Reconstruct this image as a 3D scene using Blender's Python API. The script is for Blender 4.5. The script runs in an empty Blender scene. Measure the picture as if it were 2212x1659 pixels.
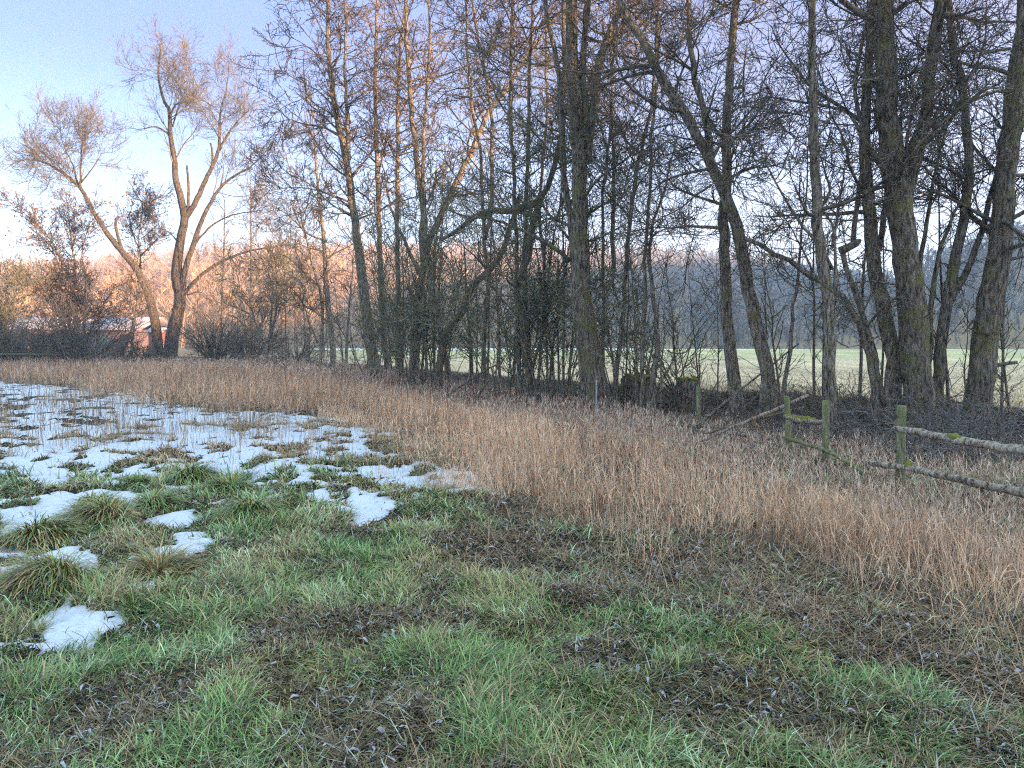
import bpy, math, random
import numpy as np
from mathutils import Vector

# ------------------------------------------------------------------ camera, sky, sun, exposure
F = 1640.0; CX, CY = 1106.0, 829.5; EYE = 1.6
PITCH = math.radians(3.30)
scene = bpy.context.scene
cam_d = bpy.data.cameras.new("camera"); cam = bpy.data.objects.new("camera", cam_d)
scene.collection.objects.link(cam)
cam.location = (0, 0, EYE); cam.rotation_euler = (math.radians(90) - PITCH, 0, 0)
cam_d.sensor_width = 36.0; cam_d.lens = 36.0 * F / 2212.0
cam_d.clip_start = 0.05; cam_d.clip_end = 6000
scene.camera = cam

SUN_EL, SUN_AZ = math.radians(6.5), math.radians(120)   # azimuth clockwise from +Y: low, to the right and behind the viewer
world = bpy.data.worlds.new("World"); scene.world = world; world.use_nodes = True
nt = world.node_tree; bg = nt.nodes["Background"]
sky = nt.nodes.new("ShaderNodeTexSky"); sky.sky_type = 'NISHITA'; sky.sun_disc = False
sky.sun_elevation = SUN_EL; sky.sun_rotation = SUN_AZ
sky.air_density = 1.0; sky.dust_density = 0.6; sky.ozone_density = 2.5
# sky scaled by elevation: visible band dimmed, unseen zenith boosted to light the ground
tcw = nt.nodes.new("ShaderNodeTexCoord"); sxyz = nt.nodes.new("ShaderNodeSeparateXYZ"); nt.links.new(tcw.outputs["Generated"], sxyz.inputs[0])
crw = nt.nodes.new("ShaderNodeValToRGB"); nt.links.new(sxyz.outputs[2], crw.inputs[0]); crw.color_ramp.interpolation = 'EASE'
for p_, c_ in ((0.0, (.165, .19, .23)), (.12, (.108, .13, .17)), (.34, (.039, .063, .105)), (.49, (.047, .086, .135)), (.66, (.54, .44, .35)), (.85, (1.0, .76, .46))):
    if p_ in (0.0,): e_ = crw.color_ramp.elements[0]; e_.position = p_
    elif p_ == .85: e_ = crw.color_ramp.elements[len(crw.color_ramp.elements) - 1]; e_.position = p_
    else: e_ = crw.color_ramp.elements.new(p_)
    e_.color = (*c_, 1)
mulw = nt.nodes.new("ShaderNodeVectorMath"); mulw.operation = 'MULTIPLY'
scw = nt.nodes.new("ShaderNodeVectorMath"); scw.operation = 'SCALE'; scw.inputs["Scale"].default_value = 3.4
nt.links.new(crw.outputs[0], scw.inputs[0]); nt.links.new(scw.outputs[0], mulw.inputs[1]); nt.links.new(sky.outputs[0], mulw.inputs[0])
nt.links.new(mulw.outputs[0], bg.inputs[0]); bg.inputs[1].default_value = 0.15

sl = bpy.data.lights.new("sun", 'SUN'); sl.energy = 5.0; sl.angle = math.radians(0.6); sl.color = (1.0, 0.60, 0.34)
sun = bpy.data.objects.new("sun", sl); scene.collection.objects.link(sun)
sdir = Vector((math.sin(SUN_AZ) * math.cos(SUN_EL), math.cos(SUN_AZ) * math.cos(SUN_EL), math.sin(SUN_EL)))
sun.rotation_euler = sdir.to_track_quat('Z', 'Y').to_euler(); sun.location = (0, -20, 60)

scene.view_settings.view_transform = 'Standard'; scene.view_settings.look = 'None'
scene.view_settings.exposure = 3.05; scene.view_settings.gamma = 1.0
scene.cycles.max_bounces = 6; scene.cycles.diffuse_bounces = 3; scene.cycles.volume_bounces = 1
scene.cycles.use_denoising = False; scene.cycles.filter_width = 1.2
scene.cycles.sample_clamp_indirect = 2.0

RIDGE_H = [18, 24, 30.8, 30.3, 38, 54, 67, 72, 82]
RS = np.random.RandomState(7)

# ------------------------------------------------------------------ projection helpers
ct, st_ = math.cos(PITCH), math.sin(PITCH)
def P3(px, py, d):
    """photo pixel (in a 2212 wide frame) and distance along +Y -> world point"""
    rx = (px - CX) / F; uz = -(py - CY) / F
    dy = ct + uz * st_; dz = -st_ + uz * ct
    s = d / dy
    return np.array((rx * s, d, EYE + dz * s))
def G(px, py, z=0.0):
    rx = (px - CX) / F; uz = -(py - CY) / F
    dy = ct + uz * st_; dz = -st_ + uz * ct
    s = (z - EYE) / dz
    return np.array((rx * s, dy * s))
def GP(pts): return np.array([G(*p) for p in pts])
def z0(x, y): return (x, y)
def z1(x, y): return (x * .5065, y * .5065)
def z2(x, y): return (531 + x * .5868, y * .5868)
def z3(x, y): return (1150 + x * .5868, y * .5868)
def z4(x, y): return (1593 + x * .5868, y * .5868)
def z5(x, y): return (1415.7 + x * .36, 796.3 + y * .36)
def z6(x, y): return (1283 + x * .22, 690.1 + y * .22)
def z7(x, y): return (796.3 + x * .2933, 442.4 + y * .2933)
def z8(x, y): return (353.9 + x * .26, 442.4 + y * .26)

# ------------------------------------------------------------------ noise
_T = np.random.RandomState(3).rand(256, 256)
def vnoise(x, y):
    xi = np.floor(x).astype(int); yi = np.floor(y).astype(int)
    fx = x - xi; fy = y - yi
    fx = fx * fx * (3 - 2 * fx); fy = fy * fy * (3 - 2 * fy)
    a = _T[xi & 255, yi & 255]; b = _T[(xi + 1) & 255, yi & 255]
    c = _T[xi & 255, (yi + 1) & 255]; d = _T[(xi + 1) & 255, (yi + 1) & 255]
    return (a * (1 - fx) + b * fx) * (1 - fy) + (c * (1 - fx) + d * fx) * fy
def fbm(x, y, o=4, g=0.5):
    s = 0; a = 1.0; n = 0
    for i in range(o):
        s = s + a * vnoise(x * 2 ** i + 17.3 * i, y * 2 ** i + 9.1 * i); n += a; a *= g
    return s / n
def sstep(a, b, x):
    t = np.clip((x - a) / (b - a), 0, 1); return t * t * (3 - 2 * t)
def seg_dist(x, y, pts):
    best = np.full(np.shape(x), 1e9)
    for (ax, ay), (bx, by) in zip(pts[:-1], pts[1:]):
        dx, dy = bx - ax, by - ay
        t = np.clip(((x - ax) * dx + (y - ay) * dy) / (dx * dx + dy * dy), 0, 1)
        best = np.minimum(best, np.hypot(x - ax - t * dx, y - ay - t * dy))
    return best
def inside(x, y, poly):
    c = np.zeros(np.shape(x), bool); n = len(poly)
    for i in range(n):
        ax, ay = poly[i]; bx, by = poly[(i + 1) % n]
        if ay == by: continue
        hit = ((ay > y) != (by > y)) & (x < (bx - ax) * (y - ay) / (by - ay) + ax)
        c ^= hit
    return c
def sdist(x, y, poly):
    d = seg_dist(x, y, list(poly) + [poly[0]])
    return np.where(inside(x, y, poly), d, -d)

# ------------------------------------------------------------------ ground height and zones
DITCH = [(19, 5), (14, 9), (10.3, 13.2), (7.6, 16.2), (5, 18.8), (1.6, 22), (-3.0, 29), (-9.5, 41), (-26, 62), (-60, 85)]
def height(x, y, micro=True):
    x = np.asarray(x, float); y = np.asarray(y, float)
    r = np.hypot(x, y)
    dd = seg_dist(x, y, DITCH)
    h = -1.05 * np.exp(-(dd / 1.35) ** 2) * sstep(120, 60, r)
    h = h + (fbm(x * .12, y * .12, 3) - .5) * 0.10 * sstep(2, 12, r)
    h = h + 0.22 * np.exp(-((dd - 2.4) / .8) ** 2) * sstep(14, 18, y)
    if micro:
        w = sstep(60, 20, r)
        h = h + w * ((fbm(x * 1.5 + 2, y * 1.5 + 9, 2) - .5) * 0.10 + (fbm(x * 2.6 + 5, y * 2.6, 3) - .5) * 0.12 + (vnoise(x * 11, y * 11) - .5) * 0.02)
    return h

REED = GP([(905, 1010), (880, 962), (760, 912), (640, 893), (560, 885), (250, 866), (150, 830), (-40, 826), (-400, 815), (-400, 792),
           (0, 793), (300, 797), (600, 812), (760, 842), (900, 875), (1060, 912), (1200, 940), (1500, 1000), (1700, 1065), (1950, 1160), (2300, 1260), (2700, 1380),
           (2750, 1560), (2230, 1400), (1950, 1320), (1740, 1240), (1560, 1180), (1310, 1160), (1100, 1120), (1010, 1075)])
WEED = GP([(-400, 805), (0, 803), (300, 806), (600, 824), (760, 855), (900, 890), (1060, 926), (1200, 960), (1500, 1025), (1700, 1090), (1950, 1190), (2400, 1310),
           (2900, 1300), (2700, 1060), (2212, 985), (1950, 965), (1700, 935), (1500, 915), (1200, 880), (900, 840), (600, 797), (300, 782), (0, 780), (-400, 780)])
SPARSE = GP([(-500, 828), (150, 832), (250, 866), (640, 895), (800, 940), (900, 1010), (940, 1060), (600, 1000), (300, 960), (-100, 985), (-500, 985)])
LITTER = GP([(1040, 1105), (1300, 1155), (1560, 1185), (1740, 1245), (1950, 1325), (2260, 1410), (2500, 1650), (2212, 1570), (1950, 1440),
             (1700, 1375), (1500, 1320), (1250, 1290), (1060, 1230)])
SNOW = GP([(-700, 1500), (0, 1400), (140, 1395), (260, 1400), (330, 1310), (350, 1260), (300, 1230), (430, 1190), (500, 1150), (640, 1150), (780, 1130), (900, 1085),
           (1030, 1085), (1090, 1060), (1000, 1020), (930, 975), (840, 935), (740, 905), (640, 892), (400, 880), (300, 850), (-100, 815), (-700, 800)])
NEARBANK = [(15, 6), (11.5, 9.5), (8, 13), (5.5, 15.4), (3, 17.4), (-.5, 20.2), (-4.5, 26), (-9.5, 37), (-22, 53)]

TUFTS = [(415, 1040, .42, 0), (495, 1068, .40, 0), (540, 1118, .42, 0), (335, 1100, .36, 0), (225, 1135, .46, 1), (85, 1165, .42, 1),
         (345, 1235, .40, 2), (110, 1262, .40, 1), (205, 1095, .30, 0), (1330, 1630, .42, 0), (770, 1238, .40, 0),
         (1670, 1410, .34, 1), (740, 1440, .36, 0), (1245, 1372, .24, 3), (300, 1050, .26, 0), (192, 1040, .22, 0)]
TG = np.array([G(p[0], p[1]) for p in TUFTS])
def tuft_cut(x, y):
    m = np.zeros(np.shape(x))
    for (gx, gy), t in zip(TG, TUFTS):
        m = np.maximum(m, np.exp(-((x - gx) ** 2 + (y - gy) ** 2) / (t[2] * .62) ** 2))
    return m
def snow_s(x, y):
    """>0 where snow lies; about -1..1"""
    sd = np.clip(sdist(x, y, SNOW) / 1.2, -1, 1)
    r = np.hypot(x, y)
    big = fbm(x * 1.5 + 3, y * 1.5 + 40, 3) - .5
    fine = fbm(x * 4.2, y * 3.4 + 11, 3) - .5
    near = sstep(8.6, 5.0, y)
    clump = vnoise(x * 4.3 + 7.7, y * 3.4 + 1.3) - .5
    mid = sstep(13.5, 9.5, y)
    s = 0.06 + .30 * sstep(9.5, 12.5, y) + sd * 0.42 + fine * 3.9 + big * (1.5 + .9 * near) - near * 0.30 + .34 * sstep(-1.2, -2.4, x) * sstep(6.2, 5.0, y) - mid * .12 + clump * 2.1
    s = np.where(sdist(x, y, SNOW) < -0.02, -0.6 + fine, s)
    s = s - 1.6 * tuft_cut(x, y) - 3.0 * (fbm(x * 1.5 + 2, y * 1.5 + 9, 2) - .5) - 1.5 * (fbm(x * 2.6 + 5, y * 2.6, 3) - .5) + (vnoise(x * 15, y * 13) - .5) * .85 + (vnoise(x * 33 + 5, y * 29) - .5) * .6 - .02
    s = np.where(sdist(x, y, SNOW) < -0.02, -0.8, s)
    return s

# ------------------------------------------------------------------ mesh helpers
COL = scene.collection
def mk_mesh(name, V, quads=None, tris=None, color=None, smooth=False):
    me = bpy.data.meshes.new(name)
    V = np.asarray(V, np.float32).reshape(-1, 3)
    nq = 0 if quads is None else len(quads); ntn = 0 if tris is None else len(tris)
    loops = []
    if nq: loops.append(np.asarray(quads, np.int32).ravel())
    if ntn: loops.append(np.asarray(tris, np.int32).ravel())
    loops = np.concatenate(loops)
    me.vertices.add(len(V)); me.vertices.foreach_set("co", V.ravel())
    me.loops.add(len(loops)); me.loops.foreach_set("vertex_index", loops)
    me.polygons.add(nq + ntn)
    starts = np.concatenate([np.arange(nq) * 4, nq * 4 + np.arange(ntn) * 3]).astype(np.int32)
    me.polygons.foreach_set("loop_start", starts)
    if smooth: me.polygons.foreach_set("use_smooth", np.ones(nq + ntn, bool))
    me.update(calc_edges=True)
    if color is not None:
        a = me.color_attributes.new("tint", 'FLOAT_COLOR', 'POINT')
        c = np.ones((len(V), 4), np.float32); c[:, :3] = color
        a.data.foreach_set("color", c.ravel())
    return me
def link(name, me, mat, parent=None, loc=None):
    o = bpy.data.objects.new(name, me); COL.objects.link(o)
    if mat is not None and len(me.materials) == 0: me.materials.append(mat)
    if parent: o.parent = parent
    if loc is not None: o.location = loc
    return o
def tag(o, label=None, cat=None, group=None, kind=None):
    if label: o['label'] = label
    if cat: o['category'] = cat
    if group: o['group'] = group
    if kind: o['kind'] = kind
    return o
def empty(name, loc, label, cat, group=None):
    o = bpy.data.objects.new(name, None); COL.objects.link(o); o.location = loc
    o.empty_display_size = .3
    return tag(o, label, cat, group)

class Geo:
    def __init__(s): s.V = []; s.Q = []; s.T = []; s.C = []; s.n = 0
    def add(s, V, Q=None, T=None, C=None):
        V = np.asarray(V).reshape(-1, 3)
        if Q is not None and len(Q): s.Q.append(np.asarray(Q) + s.n)
        if T is not None and len(T): s.T.append(np.asarray(T) + s.n)
        s.V.append(V)
        if C is not None:
            C = np.asarray(C); s.C.append(np.broadcast_to(C, (len(V), 3)) if C.ndim == 1 else C)
        s.n += len(V)
    def mesh(s, name, origin=(0, 0, 0), smooth=False):
        V = np.concatenate(s.V) - np.array(origin)
        return mk_mesh(name, V, np.concatenate(s.Q) if s.Q else None, np.concatenate(s.T) if s.T else None,
                       np.concatenate(s.C) if s.C else None, smooth)

def norm(a): return a / np.maximum(np.linalg.norm(a, axis=-1, keepdims=True), 1e-9)
def tubes(geo, P, R, k, C=None, lump=0.0, cap=False):
    """P [B,N,3], R [B,N]"""
    P = np.asarray(P, float); R = np.asarray(R, float); B, N, _ = P.shape
    if B == 0: return
    T = np.gradient(P, axis=1); T = norm(T)
    m = norm(P[:, -1] - P[:, 0])
    ref = np.where(np.abs(m[:, 2:3]) > .75, np.array([[1., 0, 0]]), np.array([[0, 0, 1.]]))[:, None, :]
    U = norm(ref - (ref * T).sum(-1, keepdims=True) * T); W = np.cross(T, U)
    a = np.arange(k) * 2 * math.pi / k
    rr = R[:, :, None] * np.ones(k)
    if lump:
        nz = RS.rand(B, N + 4, k) - .5
        nz = (nz[:, :-4] + nz[:, 1:-3] + nz[:, 2:-2] + nz[:, 3:-1] + nz[:, 4:]) / 2.5
        rr = rr * (1 + lump * nz + 1.1 * lump * (RS.rand(B, 1, k) - .5))
    V = P[:, :, None, :] + rr[..., None] * (np.cos(a)[:, None] * U[:, :, None, :] + np.sin(a)[:, None] * W[:, :, None, :])
    b = np.arange(B)[:, None, None] * N * k; n = np.arange(N - 1)[None, :, None] * k; j = np.arange(k)[None, None, :]
    j2 = (j + 1) % k
    Q = np.stack([b + n + j, b + n + j2, b + n + k + j2, b + n + k + j], -1).reshape(-1, 4)
    Tt = None
    if cap:
        c0 = np.arange(B) * N * k; tl = []
        for i in range(1, k - 1):
            tl.append(np.stack([c0, c0 + i + 1, c0 + i], -1)); e = c0 + (N - 1) * k
            tl.append(np.stack([e, e + i, e + i + 1], -1))
        Tt = np.concatenate(tl)
    if C is not None:
        C = np.repeat(np.asarray(C), N * k, axis=0)
    geo.add(V.reshape(-1, 3), Q, Tt, C)

def resample(pts, n):
    """Catmull-Rom through the points, n samples equally spaced"""
    p = np.asarray(pts, float)
    if len(p) == 2:
        t = np.linspace(0, 1, n)[:, None]; return p[0] * (1 - t) + p[1] * t
    q = np.vstack([2 * p[0] - p[1], p, 2 * p[-1] - p[-2]]); out = []
    for i in range(1, len(q) - 2):
        t = np.linspace(0, 1, 12, endpoint=False)[:, None]
        a, b, c, d = q[i - 1], q[i], q[i + 1], q[i + 2]
        out.append(.5 * (2 * b + (c - a) * t + (2 * a - 5 * b + 4 * c - d) * t * t + (3 * b - a - 3 * c + d) * t ** 3))
    out.append(q[-2][None]); o = np.vstack(out)
    L = np.concatenate([[0], np.cumsum(np.linalg.norm(np.diff(o, axis=0), axis=1))])
    s = np.linspace(0, L[-1], n)
    return np.stack([np.interp(s, L, o[:, i]) for i in range(o.shape[1])], -1)

def spawn(P, R, dens, t0, t1, lmin, lmax, ang, angsd, up, wig, npts, rfac, rtip, rmax=1.0, fall=.5, flat=0.0, bias=None):
    """children of the polylines P [B,N,3]; dens per metre"""
    B, N, _ = P.shape
    if B == 0: return np.zeros((0, npts, 3)), np.zeros((0, npts))
    L = np.linalg.norm(np.diff(P, axis=1), axis=2).sum(1)
    cnt = RS.poisson(np.maximum(L * dens * (t1 - t0), 0))
    idx = np.repeat(np.arange(B), cnt); M = len(idx)
    if M == 0: return np.zeros((0, npts, 3)), np.zeros((0, npts))
    t = t0 + (t1 - t0) * RS.rand(M)
    f = t * (N - 1); i = np.minimum(f.astype(int), N - 2); u = (f - i)[:, None]
    p0 = P[idx, i] * (1 - u) + P[idx, i + 1] * u
    r0 = R[idx, i] * (1 - u[:, 0]) + R[idx, i + 1] * u[:, 0]
    T = norm(P[idx, i + 1] - P[idx, i])
    rv = RS.normal(size=(M, 3)); rv[:, 2] *= (1 - flat)
    side = norm(rv - (rv * T).sum(-1, keepdims=True) * T)
    if bias is not None: side = norm(side + np.array(bias))
    a = (ang + angsd * RS.normal(size=M))[:, None]
    d = norm(T * np.cos(a) + side * np.sin(a))
    ln = (lmin + (lmax - lmin) * RS.rand(M) ** 1.3) * (1 - fall * t)
    ln = np.minimum(ln, np.maximum(L[idx] * .9, lmin * .4))
    step = (ln / (npts - 1))[:, None]
    Q = np.zeros((M, npts, 3)); Q[:, 0] = p0
    for j in range(1, npts):
        Q[:, j] = Q[:, j - 1] + d * step
        d = norm(d + wig * RS.normal(size=(M, 3)) + np.array([0, 0, up]) / npts)
    rb = np.clip(r0 * rfac * (.6 + .6 * RS.rand(M)), rtip * 1.05, rmax)
    s = np.linspace(0, 1, npts)[None, :]
    RR = rb[:, None] * (1 - s) + rtip * s
    return Q, RR

# ------------------------------------------------------------------ materials
def new_mat(name):
    m = bpy.data.materials.new(name); m.use_nodes = True
    return m, m.node_tree, m.node_tree.nodes["Principled BSDF"]
def noise_node(t, scale, detail=5, rough=.6, vec=None):
    n = t.nodes.new("ShaderNodeTexNoise"); n.inputs["Scale"].default_value = scale
    n.inputs["Detail"].default_value = detail; n.inputs["Roughness"].default_value = rough
    if vec is not None: t.links.new(vec, n.inputs["Vector"])
    return n
def ramp(t, fac, stops):
    r = t.nodes.new("ShaderNodeValToRGB"); e = r.color_ramp.elements
    e[0].position, e[0].color = stops[0][0], (*stops[0][1], 1)
    e[1].position, e[1].color = stops[-1][0], (*stops[-1][1], 1)
    for p, c in stops[1:-1]:
        x = e.new(p); x.color = (*c, 1)
    t.links.new(fac, r.inputs[0]); return r
def tint_mat(name, rough=.8, var=.35, scale=30, spec=.2, sheen=0.0):
    m, t, b = new_mat(name)
    a = t.nodes.new("ShaderNodeVertexColor"); a.layer_name = "tint"
    tc = t.nodes.new("ShaderNodeTexCoord"); n = noise_node(t, scale, 4, .6, tc.outputs["Object"])
    mr = t.nodes.new("ShaderNodeMapRange"); mr.inputs[3].default_value = 1 - var; mr.inputs[4].default_value = 1 + var
    t.links.new(n.outputs[0], mr.inputs[0])
    mx = t.nodes.new("ShaderNodeVectorMath"); mx.operation = 'SCALE'
    t.links.new(a.outputs[0], mx.inputs[0]); t.links.new(mr.outputs[0], mx.inputs["Scale"])
    t.links.new(mx.outputs[0], b.inputs["Base Color"])
    b.inputs["Roughness"].default_value = rough; b.inputs["Specular IOR Level"].default_value = spec
    return m
def bark_mat(name, dark, mid, light, moss=None, sc=9, mosslo=.5, bump=.9):
    m, t, b = new_mat(name)
    tc = t.nodes.new("ShaderNodeTexCoord"); mp = t.nodes.new("ShaderNodeMapping")
    mp.inputs["Scale"].default_value = (1, 1, .22); t.links.new(tc.outputs["Object"], mp.inputs[0])
    n = noise_node(t, sc * 3, 6, .7, mp.outputs[0])
    n2 = noise_node(t, sc * .35, 4, .6, tc.outputs["Object"])
    r = ramp(t, n.outputs[0], [(.40, dark), (.5, mid), (.62, light)])
    out = r.outputs[0]
    if moss:
        rr = ramp(t, n2.outputs[0], [(mosslo, (0, 0, 0)), (mosslo + .14, (1, 1, 1))])
        mix = t.nodes.new("ShaderNodeMix"); mix.data_type = 'RGBA'
        mul = t.nodes.new("ShaderNodeMath"); mul.operation = 'MULTIPLY'; mul.inputs[1].default_value = .75
        t.links.new(rr.outputs[0], mul.inputs[0])
        t.links.new(mul.outputs[0], mix.inputs[0]); t.links.new(out, mix.inputs[6])
        mix.inputs[7].default_value = (*moss, 1); out = mix.outputs[2]
    t.links.new(out, b.inputs["Base Color"])
    bp = t.nodes.new("ShaderNodeBump"); bp.inputs["Strength"].default_value = bump; bp.inputs["Distance"].default_value = .05
    t.links.new(n.outputs[0], bp.inputs["Height"]); t.links.new(bp.outputs[0], b.inputs["Normal"])
    b.inputs["Roughness"].default_value = .9; b.inputs["Specular IOR Level"].default_value = .15
    return m

M_alder = bark_mat("alder_bark", (.05, .042, .033), (.22, .185, .145), (.42, .365, .295), (.20, .195, .075), 9, .52)
M_dark = bark_mat("dark_bark", (.038, .032, .025), (.165, .138, .106), (.33, .285, .225), (.17, .17, .055), 9, .5)
M_willow = bark_mat("willow_bark", (.03, .025, .02), (.10, .08, .06), (.19, .155, .12), (.10, .10, .035), 7, .55)
M_twig = bark_mat("twig_bark", (.065, .052, .042), (.14, .115, .09), (.23, .19, .15), (.12, .125, .06), 3, .52, .2)
M_twig_purple = bark_mat("twig_purple", (.075, .058, .042), (.155, .12, .088), (.26, .21, .155), None, 3, .5, .2)
M_twig_green = bark_mat("twig_green", (.09, .085, .055), (.18, .17, .11), (.29, .275, .19), (.15, .165, .07), 3, .5, .2)
M_twig_pale = bark_mat("twig_pale", (.09, .08, .055), (.18, .155, .11), (.27, .235, .17), None, 3, .5, .2)
M_twig_grey = bark_mat("twig_grey", (.09, .08, .075), (.17, .15, .14), (.27, .24, .23), None, 6, .5, .2)
M_grass = tint_mat("grass_blade", .55, .25, 6, .35)
M_reed = tint_mat("dry_stalk", .8, .25, 8, .15)
M_leaf = tint_mat("dead_leaf", .65, .3, 40, .3)
M_ground = tint_mat("soil", .95, .45, 14, .1)
M_hill = tint_mat("hill_ground", .95, .3, .05, .05)
M_wood = tint_mat("wood_mass", .9, .3, .02, .05)
M_post = bark_mat("weathered_post", (.12, .12, .07), (.20, .20, .11), (.30, .29, .19), (.15, .17, .06), 8, .45, .5)
M_rail = bark_mat("weathered_rail", (.11, .085, .065), (.42, .35, .27), (.62, .53, .43), None, 10, .5, 1.0)
M_pole = bark_mat("dead_pole", (.09, .065, .05), (.26, .19, .15), (.42, .33, .27), None, 8, .5, .6)
M_moss, t_, b_ = new_mat("moss")
nn = noise_node(t_, 60); rr_ = ramp(t_, nn.outputs[0], [(.3, (.06, .07, .01)), (.7, (.26, .26, .03))])
t_.links.new(rr_.outputs[0], b_.inputs["Base Color"]); b_.inputs["Roughness"].default_value = 1
def flat_mat(name, c, rough=.8, var=.15, scale=4, metal=0):
    m, t, b = new_mat(name); n = noise_node(t, scale, 5, .6)
    tc = t.nodes.new("ShaderNodeTexCoord"); t.links.new(tc.outputs["Object"], n.inputs["Vector"])
    c = np.array(c); r = ramp(t, n.outputs[0], [(.3, tuple(c * (1 - var))), (.7, tuple(c * (1 + var)))])
    t.links.new(r.outputs[0], b.inputs["Base Color"]); b.inputs["Roughness"].default_value = rough
    b.inputs["Metallic"].default_value = metal
    return m
# snow
M_snow, t_, b_ = new_mat("snow")
tc_ = t_.nodes.new("ShaderNodeTexCoord"); nn = noise_node(t_, 25, 6, .6, tc_.outputs["Object"])
rr_ = ramp(t_, nn.outputs[0], [(.25, (.50, .53, .61)), (.7, (.62, .64, .71))])
t_.links.new(rr_.outputs[0], b_.inputs["Base Color"]); b_.inputs["Roughness"].default_value = .6
bp_ = t_.nodes.new("ShaderNodeBump"); bp_.inputs["Strength"].default_value = .35; bp_.inputs["Distance"].default_value = .02
t_.links.new(nn.outputs[0], bp_.inputs["Height"]); t_.links.new(bp_.outputs[0], b_.inputs["Normal"])

# ------------------------------------------------------------------ the ground sheet
ang = np.concatenate([np.linspace(-180, -46, 46, endpoint=False), np.linspace(-46, 46, 720), np.linspace(46, 180, 46)[1:-1]])
rad = np.concatenate([[0.3, .8, 1.4], np.geomspace(2.0, 260, 520), np.geomspace(280, 2500, 16)])
def ground_color(x, y):
    r = np.hypot(x, y); n = fbm(x * 1.3, y * 1.3, 4)[..., None]; n2 = fbm(x * 9, y * 9, 3)[..., None]
    c = np.array([.035, .027, .018]) * (1 - n) + np.array([.05, .05, .022]) * n
    rd = sstep(-.3, .3, sdist(x, y, REED))[..., None]
    c = c * (1 - rd) + rd * (np.array([.10, .075, .05]) * (.5 + n2))
    dd = seg_dist(x, y, DITCH)
    bank = sstep(4.0, 2.6, dd)[..., None]
    c = c * (1 - bank) + bank * (np.array([.045, .034, .028]) * (.4 + 1.3 * n2))
    # beyond the stream: meadow
    side = beyond(x, y)
    far = (sstep(2.2, 4.5, dd) * side)[..., None]
    g = sstep(50, 95, r + 14 * (fbm(x * .06, y * .06, 3) - .5))[..., None]
    fn = fbm(x * .35, y * .08, 4)[..., None]
    mead = np.array([.60, .46, .28]) * (1 - g) + np.array([.52, .46, .22]) * g
    mead = mead * (.65 + .7 * fn)
    c = c * (1 - far) + far * mead
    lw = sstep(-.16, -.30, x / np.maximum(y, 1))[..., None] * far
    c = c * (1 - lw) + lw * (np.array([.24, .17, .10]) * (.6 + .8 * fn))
    sn = sstep(-.30, -.2, x / np.maximum(y, 1))[..., None] * (sstep(124, 134, y + 16 * (fbm(x * .03, y * .03, 3) - .5)) * side)[..., None]
    c = c * (1 - sn) + sn * .82
    return np.clip(c, 0, .9)
def beyond(x, y):
    """1 on the far side of the stream"""
    poly = DITCH + [(-900, 900), (900, 2500), (900, -40), (19, -40)]
    return inside(x, y, poly).astype(float)
A, Rr = np.meshgrid(np.radians(ang), rad)
gx, gy = Rr * np.sin(A), Rr * np.cos(A)
gz = height(gx, gy) + sstep(250, 2500, Rr) * -3
nA, nR = len(ang), len(rad)
V = np.stack([gx, gy, gz], -1).reshape(-1, 3)
i = np.arange(nR - 1)[:, None]; j = np.arange(nA)[None, :]; j2 = (j + 1) % nA
Q = np.stack([i * nA + j, (i + 1) * nA + j, (i + 1) * nA + j2, i * nA + j2], -1).reshape(-1, 4)[:, ::-1]
V = np.vstack([V, [[0, 0, 0]]]); jj = np.arange(nA)
T = np.stack([np.full(nA, len(V) - 1), jj, (jj + 1) % nA], -1)[:, ::-1]
c = np.vstack([ground_color(gx, gy).reshape(-1, 3), [[.06, .06, .03]]])
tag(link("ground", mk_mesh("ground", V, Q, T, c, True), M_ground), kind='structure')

# ------------------------------------------------------------------ snow cover
ang = np.linspace(-44, 10, 760); rad = np.geomspace(3.3, 48, 900)
A, Rr = np.meshgrid(np.radians(ang), rad); sx, sy = Rr * np.sin(A), Rr * np.cos(A)
s = snow_s(sx, sy)
sz = height(sx, sy) + np.where(s > 0, .012 * np.tanh(s * 2.0) + .003 * np.clip(s, 0, 1.5), s * .12) - .004
keep = s > -.45
nA, nR = len(ang), len(rad)
i = np.arange(nR - 1)[:, None]; j = np.arange(nA - 1)[None, :]
kq = (keep[:-1, :-1] & keep[1:, :-1] & keep[:-1, 1:] & keep[1:, 1:]).ravel()
Q = np.stack([i * nA + j, i * nA + j + 1, (i + 1) * nA + j + 1, (i + 1) * nA + j], -1).reshape(-1, 4)[kq]
used = np.unique(Q); remap = np.full(nA * nR, -1); remap[used] = np.arange(len(used))
V = np.stack([sx, sy, sz], -1).reshape(-1, 3)[used]
tag(link("snow_cover", mk_mesh("snow_cover", V, remap[Q], smooth=True), M_snow), 'thin patchy snow lying between the grass tufts', 'snow', kind='structure')

# ------------------------------------------------------------------ hills
def grid_mesh(name, X, Y, Z, C, mat):
    n, m = X.shape
    V = np.stack([X, Y, Z], -1).reshape(-1, 3)
    i = np.arange(n - 1)[:, None]; j = np.arange(m - 1)[None, :]
    Q = np.stack([i * m + j, i * m + j + 1, (i + 1) * m + j + 1, (i + 1) * m + j], -1).reshape(-1, 4)
    return tag(link(name, mk_mesh(name, V, Q, None, C.reshape(-1, 3), True), mat), kind='structure')
SKYL = [(-2500, 605), (-900, 600), (-300, 612), (0, 600), (150, 592), (300, 575), (430, 563), (520, 556), (800, 556), (1100, 558), (1400, 564),
        (1584, 576), (1680, 588), (1790, 606), (1900, 628), (2100, 652), (2500, 680), (3500, 700)]
SKYR = [(1300, 735), (1500, 722), (1700, 700), (1880, 655), (2000, 600), (2120, 548), (2212, 520), (2400, 490), (2800, 470), (4200, 460)]
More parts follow.
